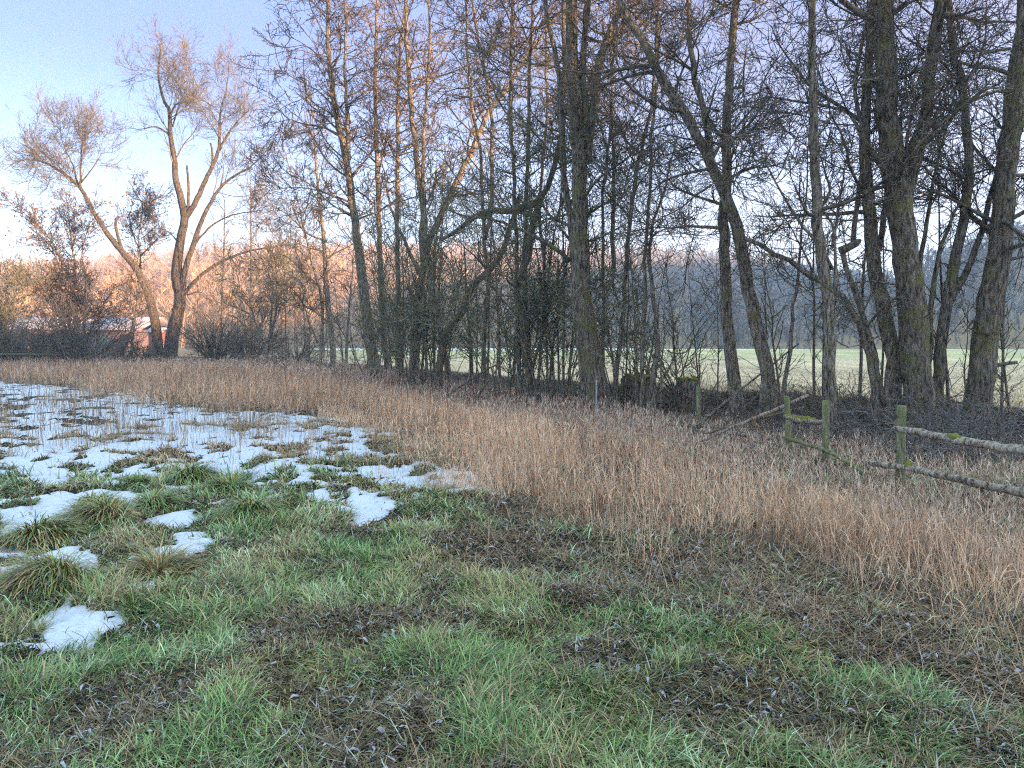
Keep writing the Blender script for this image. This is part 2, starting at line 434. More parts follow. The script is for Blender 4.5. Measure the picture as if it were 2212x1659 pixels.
def hill_fn(prof, d0, d1):
    xs = np.array([p[0] for p in prof]); ys = np.array([p[1] for p in prof])
    def f(px, t):
        sky = np.interp(px, xs, ys)
        d = d0 + (d1 - d0) * t
        H = EYE + (735 - sky) / F * d1
        z = -.3 + (H + .3) * (t ** 1.05) + (fbm(px * .012, t * 5, 4) - .5) * 10 * t * (1.15 - t)
        z = np.where(t > 1, -.3 + (H + .3) * np.clip(1 - (t - 1) * .6, .3, 1), z)
        return (px - CX) / F * d, d, z
    return f
hillA = hill_fn(SKYL, 150, 430); hillB = hill_fn(SKYR, 132, 250)
for nm, fn, p0, p1 in (("hill", hillA, -2500, 3500), ("hill", hillB, 1300, 4200)):
    PX, TT = np.meshgrid(np.linspace(p0, p1, 260), np.concatenate([np.linspace(0, 1, 60), [1.2, 1.6, 2.0]]))
    X, Y, Z = fn(PX, TT)
    n = fbm(X * .02, Y * .02, 4)[..., None]
    C = np.array([.22, .14, .08]) * (1 - n) + np.array([.34, .23, .12]) * n
    grid_mesh(nm, X, Y, Z, C, M_hill)
# valley side to the right of and behind the viewer, between the low sun and the field
Lx, Ly = -math.sin(SUN_AZ), -math.cos(SUN_AZ)
Cx, Cy = -Ly * -1, Lx * -1
U, W = np.meshgrid(np.linspace(-500, 900, 160), np.linspace(-120, 170, 26))
hU = np.interp(U, [-500, -200, 0, 50, 100, 160, 300, 408, 900], RIDGE_H)
hh = hU * np.exp(-(W / 70.0) ** 2) + (fbm(U * .03, W * .03, 3) - .5) * 2.0
X = -(200 + W) * Lx + Cx * U; Y = -(200 + W) * Ly + Cy * U
n = fbm(X * .02, Y * .02, 4)[..., None]
C = np.array([.07, .065, .04]) * (1 - n) + np.array([.14, .12, .07]) * n
grid_mesh("hill", X, Y, hh - .8, C, M_hill)

# bare woods covering the far hillsides: one mass of many small bare trees
def wood(name, fn, p0, p1, n, label, seed):
    rs = np.random.RandomState(seed); g = Geo()
    t = np.clip(rs.rand(n) ** .8, 0.0, 1.0); px = p0 + (p1 - p0) * rs.rand(n)
    x, y, z = fn(px, t)
    Hh = 6 + 5.5 * rs.rand(n)
    K = 26
    base = np.stack([x, y, z - .3], -1)
    # trunks: thin three-sided spikes
    P = np.stack([base, base + np.stack([rs.normal(size=n) * .5, rs.normal(size=n) * .5, Hh * .6], -1),
                  base + np.stack([rs.normal(size=n) * .9, rs.normal(size=n) * .9, Hh], -1)], 1)
    R = np.stack([.17 + .1 * rs.rand(n), .11 + 0 * Hh, .02 + 0 * Hh], 1)
    hue = rs.rand(n, 1)
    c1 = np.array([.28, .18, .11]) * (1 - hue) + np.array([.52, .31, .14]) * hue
    gw = sstep(600, 1500, px)[:, None]; c1 = c1 * (1 - gw) + gw * (np.array([.20, .18, .165]) * (.7 + .8 * hue))  # greyer to the right: the slope's shade and haze put into the tree colour
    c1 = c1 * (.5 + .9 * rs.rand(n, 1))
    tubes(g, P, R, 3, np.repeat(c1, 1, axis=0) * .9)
    ii = np.repeat(np.arange(n), K); m = len(ii)
    f = .3 + .65 * rs.rand(m)
    a = rs.rand(m) * 6.283
    st = base[ii] + np.stack([0 * f, 0 * f, Hh[ii] * f], -1)
    ln = Hh[ii] * (.16 + .24 * rs.rand(m)) * (1.25 - f)*1.4
    dr = norm(np.stack([np.cos(a), np.sin(a), .5 + 1.0 * rs.rand(m)], -1))
    en = st + dr * ln[:, None]
    sd = norm(np.cross(dr, rs.normal(size=(m, 3)))) * (.05 + .13 * rs.rand(m))[:, None]
    md = (st + en) / 2 + rs.normal(size=(m, 3)) * .2
    V = np.stack([st - sd * .6, st + sd * .6, md + sd, md - sd, en], 1).reshape(-1, 3)
    b = np.arange(m) * 5
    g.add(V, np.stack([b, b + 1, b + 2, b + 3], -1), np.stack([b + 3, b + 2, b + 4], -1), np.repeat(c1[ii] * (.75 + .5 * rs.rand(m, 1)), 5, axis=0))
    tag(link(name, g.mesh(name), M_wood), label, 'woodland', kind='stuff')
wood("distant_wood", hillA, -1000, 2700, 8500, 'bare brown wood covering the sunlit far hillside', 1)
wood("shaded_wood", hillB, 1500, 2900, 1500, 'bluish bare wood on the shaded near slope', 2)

# ------------------------------------------------------------------ trees
WF = {z1: .74, z2: .84, z7: .9, z8: .85, z3: .9, z4: .95}
def stem_poly(fn, pts, d, w0, w1, d1=None, n=None, base=False, jit=.012):
    q = []
    m = len(pts)
    for k_, p in enumerate(pts):
        dd = d + ((d1 - d) * k_ / (m - 1) if d1 is not None else 0)
        if len(p) > 2: dd += p[2]
        q.append(P3(*fn(p[0], p[1]), dd))
    q = np.array(q)
    top_out = fn(*pts[-1][:2])[1] < 12
    scale = d / F / 2 * WF.get(fn, 1.0)
    r = [w0 * scale, w1 * scale]
    if top_out:
        dr = q[-1] - q[-2]; dr /= np.linalg.norm(dr); dr = dr + np.array([0, 0, .3]); dr /= np.linalg.norm(dr)
        q = np.vstack([q, q[-1] + dr * 1.6, q[-1] + dr * 3.6 + RS.normal(size=3) * .15])
    if base:
        b = q[0].copy(); b[2] = float(height(b[0], b[1])) - .25
        q = np.vstack([b, q[0] if q[0][2] > b[2] + .4 else b + (q[1] - b) * .15, q[1:]])
    L = np.linalg.norm(np.diff(q, axis=0), axis=1).sum()
    N = n or int(np.clip(L * 4, 10, 44))
    P = resample(q, N)
    t = np.linspace(0, 1, N)
    te = t / (1 - (3.6 / L if top_out and L > 5 else 0))
    R = r[0] + (r[1] - r[0]) * np.clip(te, 0, 1)
    if top_out: R = R * np.clip((1.0 - t) / (3.6 / L + 1e-6) * .8 + .25, .2, 1)
    if base:
        z = P[:, 2] - P[0, 2] - .25
        R = R * (1 + .42 * np.exp(-np.clip(z, 0, 9) / .28))
    P = P + RS.normal(size=P.shape) * jit * np.minimum(1, L / 4)
    return P, R

STY = {
 'alder': dict(l1=(3.0, .22, 1.0, 1.0, 3.6, 1.25, .25, .35, .14, 9, .42, .008, .04),
               l2=(7.0, .12, 1.0, .35, 1.6, .95, .3, .25, .16, 6, .5, .006, .018),
               l3=(10.0, .1, 1.0, .15, .65, .9, .3, .25, .2, 4, .6, .0042, .009),
               l4=(6.5, .1, 1.0, .08, .26, .8, .3, .2, .2, 3, .6, .0036, .005), twig=M_twig, cat=False),
}
def style(**kw):
    d = dict(STY['alder']); d.update(kw); return d
STY['alder_tall'] = style(l1=(4.4, .22, 1.0, .8, 3.0, 1.1, .22, .4, .14, 8, .42, .012, .04),
                          l2=(6.5, .12, 1, .3, 1.4, .9, .3, .3, .16, 5, .5, .008, .017),
                          l3=(9.0, .1, 1, .15, .6, .8, .3, .3, .2, 4, .6, .006, .010), l4=None, twig=M_twig_purple, cat=True)
STY['far'] = style(l1=(3.2, .2, 1.0, .8, 3.0, 1.0, .25, .6, .14, 7, .42, .016, .045),
                   l2=(5.0, .15, 1, .4, 1.5, .8, .3, .4, .16, 4, .5, .012, .02),
                   l3=(5.0, .1, 1, .2, .7, .8, .3, .3, .2, 3, .6, .010, .013), l4=None, twig=M_twig_purple)
STY['willow'] = style(l1=(2.2, .18, 1.0, 1.8, 5.0, .85, .25, .55, .13, 10, .35, .014, .05),
                      l2=(3.0, .08, 1, .9, 3.0, .72, .3, .5, .13, 7, .4, .010, .022),
                      l3=(4.0, .05, 1, .7, 2.1, .7, .3, .4, .13, 6, .5, .0075, .012),
                      l4=(4.0, .1, 1, .3, 1.2, .6, .3, .3, .13, 4, .5, .0065, .008), twig=M_twig_pale)
STY['sapling'] = style(l1=(5, .2, 1.0, .3, 1.5, .8, .25, .7, .12, 6, .5, .008, .02),
                       l2=(6, .1, 1, .15, .7, .8, .3, .3, .16, 4, .5, .007, .01), l3=None, l4=None, twig=M_twig_green)
STY['leafy'] = style(l1=(4.4, .15, 1.0, .8, 2.8, .8, .25, .7, .14, 7, .5, .014, .04),
                     l2=(5.5, .1, 1, .4, 1.4, .8, .3, .4, .16, 5, .5, .011, .02),
                     l3=(6, .1, 1, .2, .7, .8, .3, .3, .2, 3, .6, .009, .011), l4=None, twig=M_twig, leaf=(.26, .15, .07))
STY['bare'] = style(l1=(.5, .5, 1.0, .2, .8, .9, .3, .2, .2, 5, .5, .006, .02), l2=None, l3=None, l4=None)

def spn(P, R, a, **kw):
    return spawn(P, R, a[0], a[1], a[2], a[3], a[4], a[5], a[6], a[7], a[8], a[9], a[10], a[11], a[12], **kw)

def leaves_geo(pts, size, colors, n_rep=1, hang=.5):
    M = len(pts)
    d = norm(RS.normal(size=(M, 3)) + np.array([0, 0, -hang])); s = norm(np.cross(d, RS.normal(size=(M, 3))))
    L = (size * (.6 + .8 * RS.rand(M)))[:, None]; w = L * .28
    nrm = np.cross(d, s) * L * .12
    V = np.stack([pts, pts + d * L * .5 + s * w + nrm, pts + d * L, pts + d * L * .5 - s * w + nrm], 1).reshape(-1, 3)
    b = np.arange(M) * 4
    return V, np.stack([b, b + 1, b + 2], -1), np.stack([b, b + 2, b + 3], -1), np.repeat(colors, 4, axis=0)

def tree(name, label, d, stems, sty, mat=M_alder, cat='tree', group=None, dens=1.0, twig=None, lenf=1.0, low=0.0):
    """stems: list of (fn, pts, w0, w1, opts)"""
    S = STY[sty]; tg = Geo(); cg = Geo(); lg = Geo()
    polys = []
    for k_, sspec in enumerate(stems):
        fn, pts, w0, w1 = sspec[:4]; o = sspec[4] if len(sspec) > 4 else {}
        if not o.get('bare') and w1 <= 7 and fn(*pts[-1][:2])[1] > 12: w1 = w1 * .3
        P, R = stem_poly(fn, pts, o.get('d', d), w0, w1, o.get('d1'), base=o.get('base', k_ == 0))
        tubes(tg, P[None], R[None], 22 if w0 > 25 else (12 if w0 > 14 else 8), lump=.15 if w0 > 25 else (.11 if w0 > 14 else .07), cap=True)
        if not o.get('bare'): polys.append((P, R, o.get('t0', None)))
    origin = polys[0][0][0].copy() if polys else P[0].copy()
    origin[2] += .25
    root = empty(name, origin, label, cat, group)
    link("trunk", tg.mesh("trunk", origin, True), mat, root)
    tips = []
    for P, R, t0 in polys:
        a = list(S['l1']); a[0] *= dens; a[3] *= lenf; a[4] *= lenf
        if t0 is not None: a[1] = t0
        P1, R1 = spn(P[None], R[None], a)
        tubes(cg, P1, R1, 5)
        last = P1
        for lv, kk in (('l2', 3), ('l3', 3), ('l4', 3)):
            if S.get(lv) is None: break
            aa = list(S[lv]); aa[3] *= lenf; aa[4] *= lenf
            src_P = P1; src_R = R1
            if lv == 'l2':
                # the stem itself also carries fine twigs
                pass
            P1, R1 = spn(src_P, src_R, aa)
            tubes(cg, P1, R1, kk)
            last = P1 if len(P1) else last
        if len(last): tips.append(last[:, -1])
    tips = np.concatenate(tips) if tips else np.zeros((0, 3))
    if S.get('leaf') and len(tips):
        sel = tips[RS.rand(len(tips)) < .8]
        cc = np.array(S['leaf']) * (.5 + 1.0 * RS.rand(len(sel), 1))
        V, T1, T2, C = leaves_geo(sel, .14, cc); lg.add(V, None, np.concatenate([T1, T2]), C)
        link("leaves", lg.mesh("leaves", origin), M_leaf, root)
    if S.get('cat') and len(tips):
        sel = tips[RS.rand(len(tips)) < .28]
        P_ = np.stack([sel, sel + RS.normal(size=sel.shape) * .012 + np.array([0, 0, -.03]), sel + RS.normal(size=sel.shape) * .02 + np.array([0, 0, -.07])], 1)
        R_ = np.tile(np.array([[.004, .011, .004]]), (len(sel), 1))
        tubes(cg, P_, R_, 4)
    if cg.n: link("crown", cg.mesh("crown", origin), twig or S['twig'], root)
    return root
def S_(*a, **o): return (*a, o)

# --- two willows at the far end of the field (d = 50)
tree("willow_tree", "leaning willow at the far field edge whose trunk bends over towards the field corner", 50, [
  (z1, [(672, 1500), (665, 1400), (640, 1280), (605, 1190), (560, 1120), (500, 1050), (440, 970), (390, 890), (340, 800), (270, 740), (180, 690), (90, 685), (15, 725)], 30, 3, {'t0': .6}),
  (z1, [(342, 800), (345, 700), (350, 620), (352, 540)], 7, 3, {}),
  (z1, [(335, 795), (310, 700), (270, 620), (255, 540)], 6, 2, {}),
  (z1, [(345, 780), (400, 710), (440, 640)], 5, 2, {}),
  (z1, [(300, 765), (230, 690), (150, 630)], 5, 2, {}),
  (z1, [(535, 1092), (512, 1040), (498, 990), (493, 950), (506, 922)], 10, 8, {'bare': 1}),
  (z1, [(440, 972), (475, 960), (480, 945)], 5, 2, {'bare': 1}),
  (z1, [(600, 1205), (560, 1200), (505, 1222), (485, 1212)], 6, 3, {'bare': 1}),
], 'willow', M_willow)
tree("willow_tree", "tallest willow of the far field edge, forked into several upright limbs", 50, [
  (z1, [(728, 1500), (742, 1400), (770, 1280), (752, 1180), (765, 1050), (787, 930), (772, 850), (750, 770), (745, 700), (727, 580), (722, 470), (700, 430), (680, 360), (675, 300), (682, 230), (690, 170)], 38, 4, {'t0': .62}),
  (z1, [(770, 1280), (790, 1150), (820, 1060), (850, 970), (890, 880), (940, 800), (1000, 750), (1070, 710), (1130, 650), (1165, 600)], 20, 4, {'t0': .55}),
  (z1, [(790, 930), (830, 870), (870, 780), (905, 710), (932, 640), (935, 560), (940, 480), (960, 400), (972, 330), (975, 265)], 16, 4, {'t0': .4}),
  (z1, [(935, 640), (980, 560), (1030, 500), (1090, 450)], 8, 3, {}),
  (z1, [(775, 1270), (830, 1200), (920, 1130), (1030, 1080), (1150, 1055), (1290, 1035)], 13, 4, {'t0': .7}),
  (z1, [(822, 1058), (860, 1005), (920, 950), (1000, 915), (1090, 900), (1180, 885)], 7, 3, {'t0': .4}),
  (z1, [(725, 580), (690, 550), (650, 540), (600, 552), (550, 545)], 6, 3, {}),
  (z1, [(728, 480), (760, 440), (830, 435), (880, 425)], 5, 2, {}),
  (z1, [(735, 540), (770, 430), (800, 370), (840, 310)], 5, 2, {}),
  (z1, [(786, 935), (802, 880), (804, 800), (797, 705)], 10, 6, {'bare': 1}),
  (z1, [(905, 715), (905, 650), (898, 610)], 7, 5, {'bare': 1}),
  (z1, [(760, 1035), (720, 990), (650, 960)], 5, 2, {'t0': .5}),
  (z1, [(800, 1258), (840, 1245), (860, 1248)], 5, 3, {'bare': 1}),
  (z1, [(940, 800), (950, 750), (955, 690)], 5, 2, {}),
], 'willow', M_willow)

# --- leafy and bushy trees on the field corner
tree("small_tree", "young tree still holding yellowish leaves just behind the leaning willow", 53, [
  (z1, [(560, 1500), (570, 1400), (590, 1260), (600, 1100), (590, 1030), (600, 950), (608, 860), (612, 790)], 9, 3, {'t0': .35}),
  (z1, [(592, 1060), (560, 980), (545, 900)], 5, 2, {}), (z1, [(602, 1090), (650, 1040), (690, 990)], 5, 2, {}),
  (z1, [(600, 980), (650, 900), (670, 830)], 4, 2, {})], 'leafy', M_dark, dens=1.2)
tree("hedge_tree", "broad dark hedge tree with brown leaves clinging to its top, before the snowy roofs", 44, [
  (z1, [(330, 1530), (325, 1400), (322, 1250), (318, 1120), (300, 1000), (290, 900), (280, 830)], 12, 3, {'t0': .2}),
  (z1, [(310, 1530), (290, 1350), (270, 1200), (230, 1080), (180, 980), (120, 920)], 9, 3, {'t0': .2}),
  (z1, [(345, 1530), (360, 1380), (370, 1220), (350, 1080), (380, 960), (400, 880)], 9, 3, {'t0': .2}),
  (z1, [(320, 1530), (300, 1400), (240, 1290), (160, 1210), (90, 1180)], 7, 3, {'t0': .1}),
  (z1, [(350, 1530), (390, 1400), (440, 1300), (490, 1220)], 7, 3, {'t0': .1}),
  (z1, [(270, 1130), (200, 1000), (90, 900), (20, 850)], 6, 2, {'t0': .1})], 'leafy', M_dark, dens=1.3)
tree("hedge_tree", "dense grey-green hedge tree cut by the picture edge, beside the field rail", 42, [
  (z1, [(15, 1530), (20, 1400), (25, 1250), (20, 1120)], 12, 4, {'t0': .15}),
  (z1, [(5, 1530), (-40, 1350), (-80, 1200), (-90, 1100)], 8, 3, {'t0': .1}),
  (z1, [(20, 1500), (60, 1380), (110, 1260), (160, 1180)], 8, 3, {'t0': .1}),
  (z1, [(18, 1400), (60, 1250), (60, 1130)], 7, 3, {'t0': .1})], 'far', M_dark, dens=2.2, twig=M_twig_green)
tree("small_tree", "crooked thin tree growing beside the foot of the leaning willow", 47, [
  (z1, [(520, 1510), (550, 1440), (580, 1330), (585, 1230), (575, 1150), (600, 1070)], 11, 4, {'t0': .3}),
  (z1, [(575, 1350), (560, 1290), (555, 1230)], 6, 3, {})], 'far', M_dark)

# --- trees between the willows and the alder row
def fartree(name, label, px, base_y, top, lean, w, d, sty='far', dens=1.0, mat=M_dark, twig=None, extra=()):
    pts = [(px, base_y), (px + lean * .25, base_y - (base_y - top) * .33), (px + lean * .7, base_y - (base_y - top) * .66), (px + lean, top)]
    return tree(name, label, d, [(z0, pts, w, w * .3, {'t0': .25})] + list(extra), sty, mat, dens=dens, twig=twig)
fartree("poplar_tree", "slender straight tree rising behind the low arching willow limb, nearer the tall willow", 478, 775, 420, 8, 9, 60)
fartree("poplar_tree", "slender straight tree, the thicker-stemmed one nearer the alder row", 545, 778, 380, -4, 10, 58)
tree("bushy_tree", "low bushy tree with a spray of upright shoots from a mossy knot of trunk", 38, [
  (z8, [(850, 1320), (870, 1150), (890, 950), (900, 800), (905, 640)], 11, 6, {'t0': .3}),
  (z8, [(890, 1100), (920, 950), (940, 800), (935, 620), (930, 450)], 8, 3, {}),
  (z8, [(900, 640), (850, 540), (800, 440)], 3, 2, {}), (z8, [(905, 620), (900, 520), (880, 380)], 3, 2, {}),
  (z8, [(915, 620), (960, 520), (990, 420)], 3, 2, {}), (z8, [(930, 880), (1000, 760), (1060, 640)], 4, 2, {}),
  (z8, [(840, 1190), (760, 980), (700, 780), (560, 600)], 6, 2, {}),
  (z8, [(870, 1200), (950, 1170), (1000, 1110), (1080, 1120)], 6, 3, {'bare': 1}),
  (z8, [(880, 1190), (960, 1230), (1020, 1300), (980, 1340)], 6, 3, {'bare': 1})], 'far', M_alder, dens=1.3, twig=M_twig_green)
tree("alder_tree", "first alder of the row seen from the willows, with arching limb reaching out towards them", 35, [
  (z8, [(1420, 1400), (1400, 1150), (1370, 900), (1350, 650), (1335, 400), (1320, 180), (1290, 0), (1270, -300), (1240, -700), (1200, -1050)], 17, 5, {'t0': .35}),
  (z8, [(1300, 1330), (1310, 1100), (1320, 900), (1290, 700), (1230, 480), (1190, 300), (1150, 150), (1120, 0), (1040, -300), (980, -560)], 9, 4, {'t0': .3}),
  (z8, [(1300, 680), (1180, 580), (1040, 440), (900, 400), (780, 440)], 7, 3, {'t0': .2}),
  (z8, [(1390, 1000), (1250, 880), (1170, 840), (1100, 740), (1020, 670), (860, 640), (640, 620)], 5, 2, {'t0': .2}),
  (z8, [(1280, 1150), (1200, 950), (1150, 800), (1060, 690)], 6, 3, {}),
  (z8, [(1350, 300), (1200, 240), (1080, 130), (960, 40), (780, 0)], 6, 2, {'t0': .2})], 'alder_tall', M_alder, dens=.8, twig=M_twig)
fartree("alder_tree", "thin short alder standing alone just left of the gap where the meadow shows", 738 + 8, 815, 500, 20, 8, 34, 'far', extra=[])

# --- the alder row (z2 coordinates)
tree("alder_tree", "tall alder of the row whose twiggy top forms the edge against the open blue sky", 26, [
  (z2, [(490, 1420), (462, 1300), (447, 1180), (425, 1000), (400, 800), (372, 600), (340, 450), (315, 300), (303, 150), (303, 0)], 30, 8, {'t0': .35}),
  (z2, [(378, 590), (375, 480), (372, 400), (364, 250), (368, 100), (365, 0)], 11, 5, {'t0': .1}),
  (z2, [(350, 500), (290, 470), (230, 460), (150, 440), (70, 470)], 6, 2, {}),
  (z2, [(400, 780), (320, 720), (200, 690), (80, 700)], 6, 2, {'t0': .2}),
  (z2, [(330, 400), (260, 330), (180, 290), (90, 240)], 5, 2, {}),
  (z2, [(312, 280), (260, 200), (210, 160), (130, 120)], 5, 2, {}),
  (z2, [(305, 150), (270, 90), (240, 20)], 4, 2, {})], 'alder_tall', M_alder, dens=1.25)
tree("alder_tree", "second tall alder of the row, straight stem close beside the sky-edge alder", 27, [
  (z2, [(530, 1430), (505, 1200), (495, 1000), (490, 800), (482, 550), (475, 300), (480, 150), (482, 0)], 17, 7, {'t0': .35}),
  (z2, [(488, 640), (520, 500), (530, 350)], 5, 3, {})], 'alder_tall', M_alder)
tree("alder_tree", "straight grey alder stem rising evenly without fork, third in the row", 25, [
  (z2, [(560, 1430), (562, 1200), (560, 1000), (556, 800), (560, 500), (563, 300), (572, 150), (590, 0)], 15, 6, {'t0': .4})], 'alder_tall', M_alder)
tree("alder_tree", "alder with long pale limb leaning across the row towards the thick oak", 24, [
  (z2, [(610, 1440), (625, 1200), (650, 1000), (680, 880), (735, 760), (790, 640), (840, 540), (900, 400), (960, 330), (1010, 240), (1090, 130)], 22, 9, {'t0': .5}),
  (z2, [(640, 1010), (590, 900), (540, 780), (510, 640), (495, 500)], 11, 5, {'t0': .4}),
  (z2, [(655, 960), (650, 850), (655, 780), (630, 600), (612, 420), (600, 250), (590, 100), (588, 0)], 18, 8, {'t0': .4})], 'alder_tall', M_alder)
tree("alder_tree", "alder stem broken and torn at its foot, standing over the fallen dead branches", 23, [
  (z7, [(610, 1380), (590, 1250), (560, 1100), (530, 950), (490, 780), (460, 600), (440, 400), (420, 200), (410, 0), (400, -300), (420, -700), (450, -1150), (440, -1510)], 14, 5, {'t0': .35})], 'alder_tall', M_alder)
tree("alder_tree", "mossy trunk lying far over across the dark wooded slope behind, low among the shrubs", 22, [
  (z7, [(500, 1440), (520, 1200), (570, 950), (680, 800), (740, 650), (800, 560), (920, 450), (1000, 300), (1060, 120), (1120, -80)], 19, 12, {'t0': .55})], 'alder', M_dark, dens=.8)
tree("alder_tree", "slim dark alder rising straight before the pale field gap", 21, [
  (z2, [(875, 1440), (880, 1200), (890, 1000), (878, 900), (870, 700), (862, 550), (835, 400), (816, 200), (810, 0)], 12, 6, {'t0': .35}),
  (z2, [(880, 880), (905, 760), (905, 600), (905, 450), (880, 250), (850, 120), (832, 0)], 12, 6, {'t0': .3})], 'alder_tall', M_alder)
tree("alder_tree", "crooked black alder with a heavy arched limb dipping back to the shrubs", 18.5, [
  (z7, [(1190, 1540), (1180, 1300), (1150, 1000), (1140, 850), (1100, 700), (1090, 600), (1130, 500), (1160, 400), (1190, 300), (1210, 150), (1250, 0)], 18, 15, {'t0': .4}),
  (z7, [(1250, 0), (1330, -170), (1400, -420), (1420, -700), (1440, -1100), (1430, -1510)], 14, 7, {'t0': .1}),
  (z7, [(1260, -20), (1160, 5), (1050, 50), (950, 40), (860, 50), (790, 80), (700, 150), (600, 220), (520, 270)], 18, 8, {'t0': .3}),
  (z7, [(1480, 420), (1400, 340), (1240, 240), (1120, 190), (960, 120), (800, 90), (650, 70), (520, 10)], 11, 5, {'t0': .2, 'd': 16.6}),
], 'alder', M_dark, dens=1.0, twig=M_twig_green)
tree("alder_tree", "pair of slim grey-green stems rising side by side just left of the thick oak", 19, [
  (z2, [(1010, 1430), (1000, 1200), (1000, 1000), (990, 800), (985, 600), (975, 400), (978, 200), (985, 0)], 13, 7, {'t0': .35}),
  (z2, [(1060, 1440), (1040, 1250), (1025, 1000), (1030, 800), (1040, 500), (1045, 250), (1060, 0)], 13, 7, {'base': True, 't0': .35})], 'alder_tall', M_alder)
tree("alder_tree", "slanting thin alder leaning towards the oak from the pale field gap", 20, [
  (z2, [(1050, 1370), (1090, 1240), (1130, 1080), (1170, 950), (1180, 850)], 11, 6, {'t0': .4}),
  (z2, [(1095, 1230), (1100, 1000), (1080, 800), (1090, 650), (1110, 400), (1105, 200), (1110, 0)], 10, 5, {'t0': .3})], 'alder', M_alder)

# --- the thick oak in the middle and its neighbours
tree("oak_tree", "thickest furrowed trunk mid row, forking high up, pale stake at its foot", 16.2, [
  (z2, [(1310, 1530), (1290, 1400), (1262, 1250), (1240, 1100), (1228, 900), (1232, 700), (1225, 560), (1215, 480), (1203, 300), (1200, 150), (1200, 0)], 54, 25, {'t0': .35}),
  (z2, [(1255, 600), (1275, 430), (1300, 240), (1335, 130), (1380, 20)], 26, 14, {'t0': .2}),
  (z2, [(1240, 560), (1250, 400), (1240, 250), (1250, 120), (1262, 0)], 20, 14, {'t0': .2})], 'alder', M_dark, dens=1.1)
tree("oak_tree", "slighter mossy stem pressed close beside the thickest furrowed trunk", 16.8, [
  (z2, [(1255, 1530), (1245, 1400), (1228, 1250), (1212, 1100), (1205, 900), (1190, 780), (1172, 620), (1165, 500), (1160, 350), (1130, 150), (1100, 0)], 23, 11, {'t0': .3}),
  (z2, [(1205, 900), (1150, 830), (1080, 740), (1000, 600), (940, 540)], 7, 3, {})], 'alder', M_alder, dens=1.2, twig=M_twig_green)
tree("alder_tree", "grey stem just right of the thickest trunk, standing by the mossy stumps", 17, [
  (z3, [(300, 1500), (312, 1350), (330, 1200), (340, 1050), (350, 920), (362, 780), (378, 650), (395, 560), (430, 430), (450, 300), (455, 150), (470, 0)], 13, 6, {'t0': .35})], 'alder', M_alder, dens=.9)
tree("alder_tree", "slanting stem splitting low beside the mossy stump, pale on its lower side", 16, [
  (z3, [(435, 1500), (448, 1380), (460, 1250), (445, 1100), (430, 950), (440, 850), (470, 750), (500, 640), (525, 540), (535, 490)], 17, 6, {'t0': .3}),
  (z3, [(405, 1545), (402, 1400), (405, 1250), (415, 1100), (415, 950), (430, 700), (440, 500), (460, 300), (465, 0)], 11, 5, {'base': True, 't0': .3})], 'alder', M_alder, twig=M_twig_green)
tree("alder_tree", "straight dark pole-like stem between the oak and the forked twin alder", 18, [
  (z3, [(252, 1480), (262, 1200), (262, 900), (262, 700), (290, 450), (290, 200), (300, 0)], 9, 5, {'t0': .35}),
  (z3, [(300, 1000), (295, 850), (300, 650), (292, 400), (300, 200), (315, 60)], 12, 7, {'t0': .2})], 'alder_tall', M_alder)
tree("twin_alder_tree", "upright of the two grey alders behind the crossed fallen poles", 14.6, [
  (z3, [(755, 1575), (748, 1450), (735, 1350), (715, 1150), (705, 950), (703, 800), (712, 650), (716, 450), (722, 300), (738, 150), (748, 0)], 33, 16, {'t0': .4})], 'alder', M_alder, dens=1.1)
tree("twin_alder_tree", "long leaning alder sweeping up from the broken fence across its upright twin", 13.6, [
  (z3, [(900, 1620), (880, 1480), (850, 1300), (820, 1180), (785, 1000), (757, 860), (720, 750), (680, 660), (620, 530), (560, 420), (490, 310), (430, 200), (370, 90), (318, 0)], 36, 17, {'t0': .35}),
  (z3, [(660, 630), (652, 520), (640, 450), (610, 340), (590, 250), (575, 150), (575, 0)], 17, 11, {'t0': .2}),
  (z3, [(660, 680), (600, 720), (540, 770), (480, 800), (400, 850)], 6, 3, {}),
  (z3, [(700, 840), (620, 835), (540, 835), (470, 850), (400, 900)], 9, 3, {'t0': .2}),
  (z3, [(690, 410), (620, 390), (560, 360), (460, 340)], 7, 3, {})], 'alder', M_alder, dens=1.05)
tree("young_alder", "slim stem slanting up between the leaning twin and the forked fence-side alder", 13.4, [
  (z3, [(925, 1465), (938, 1350), (950, 1250), (965, 1100), (980, 980), (990, 850), (1003, 750), (1012, 640), (1018, 500)], 13, 7, {'t0': .35})], 'alder', M_alder, dens=.9)

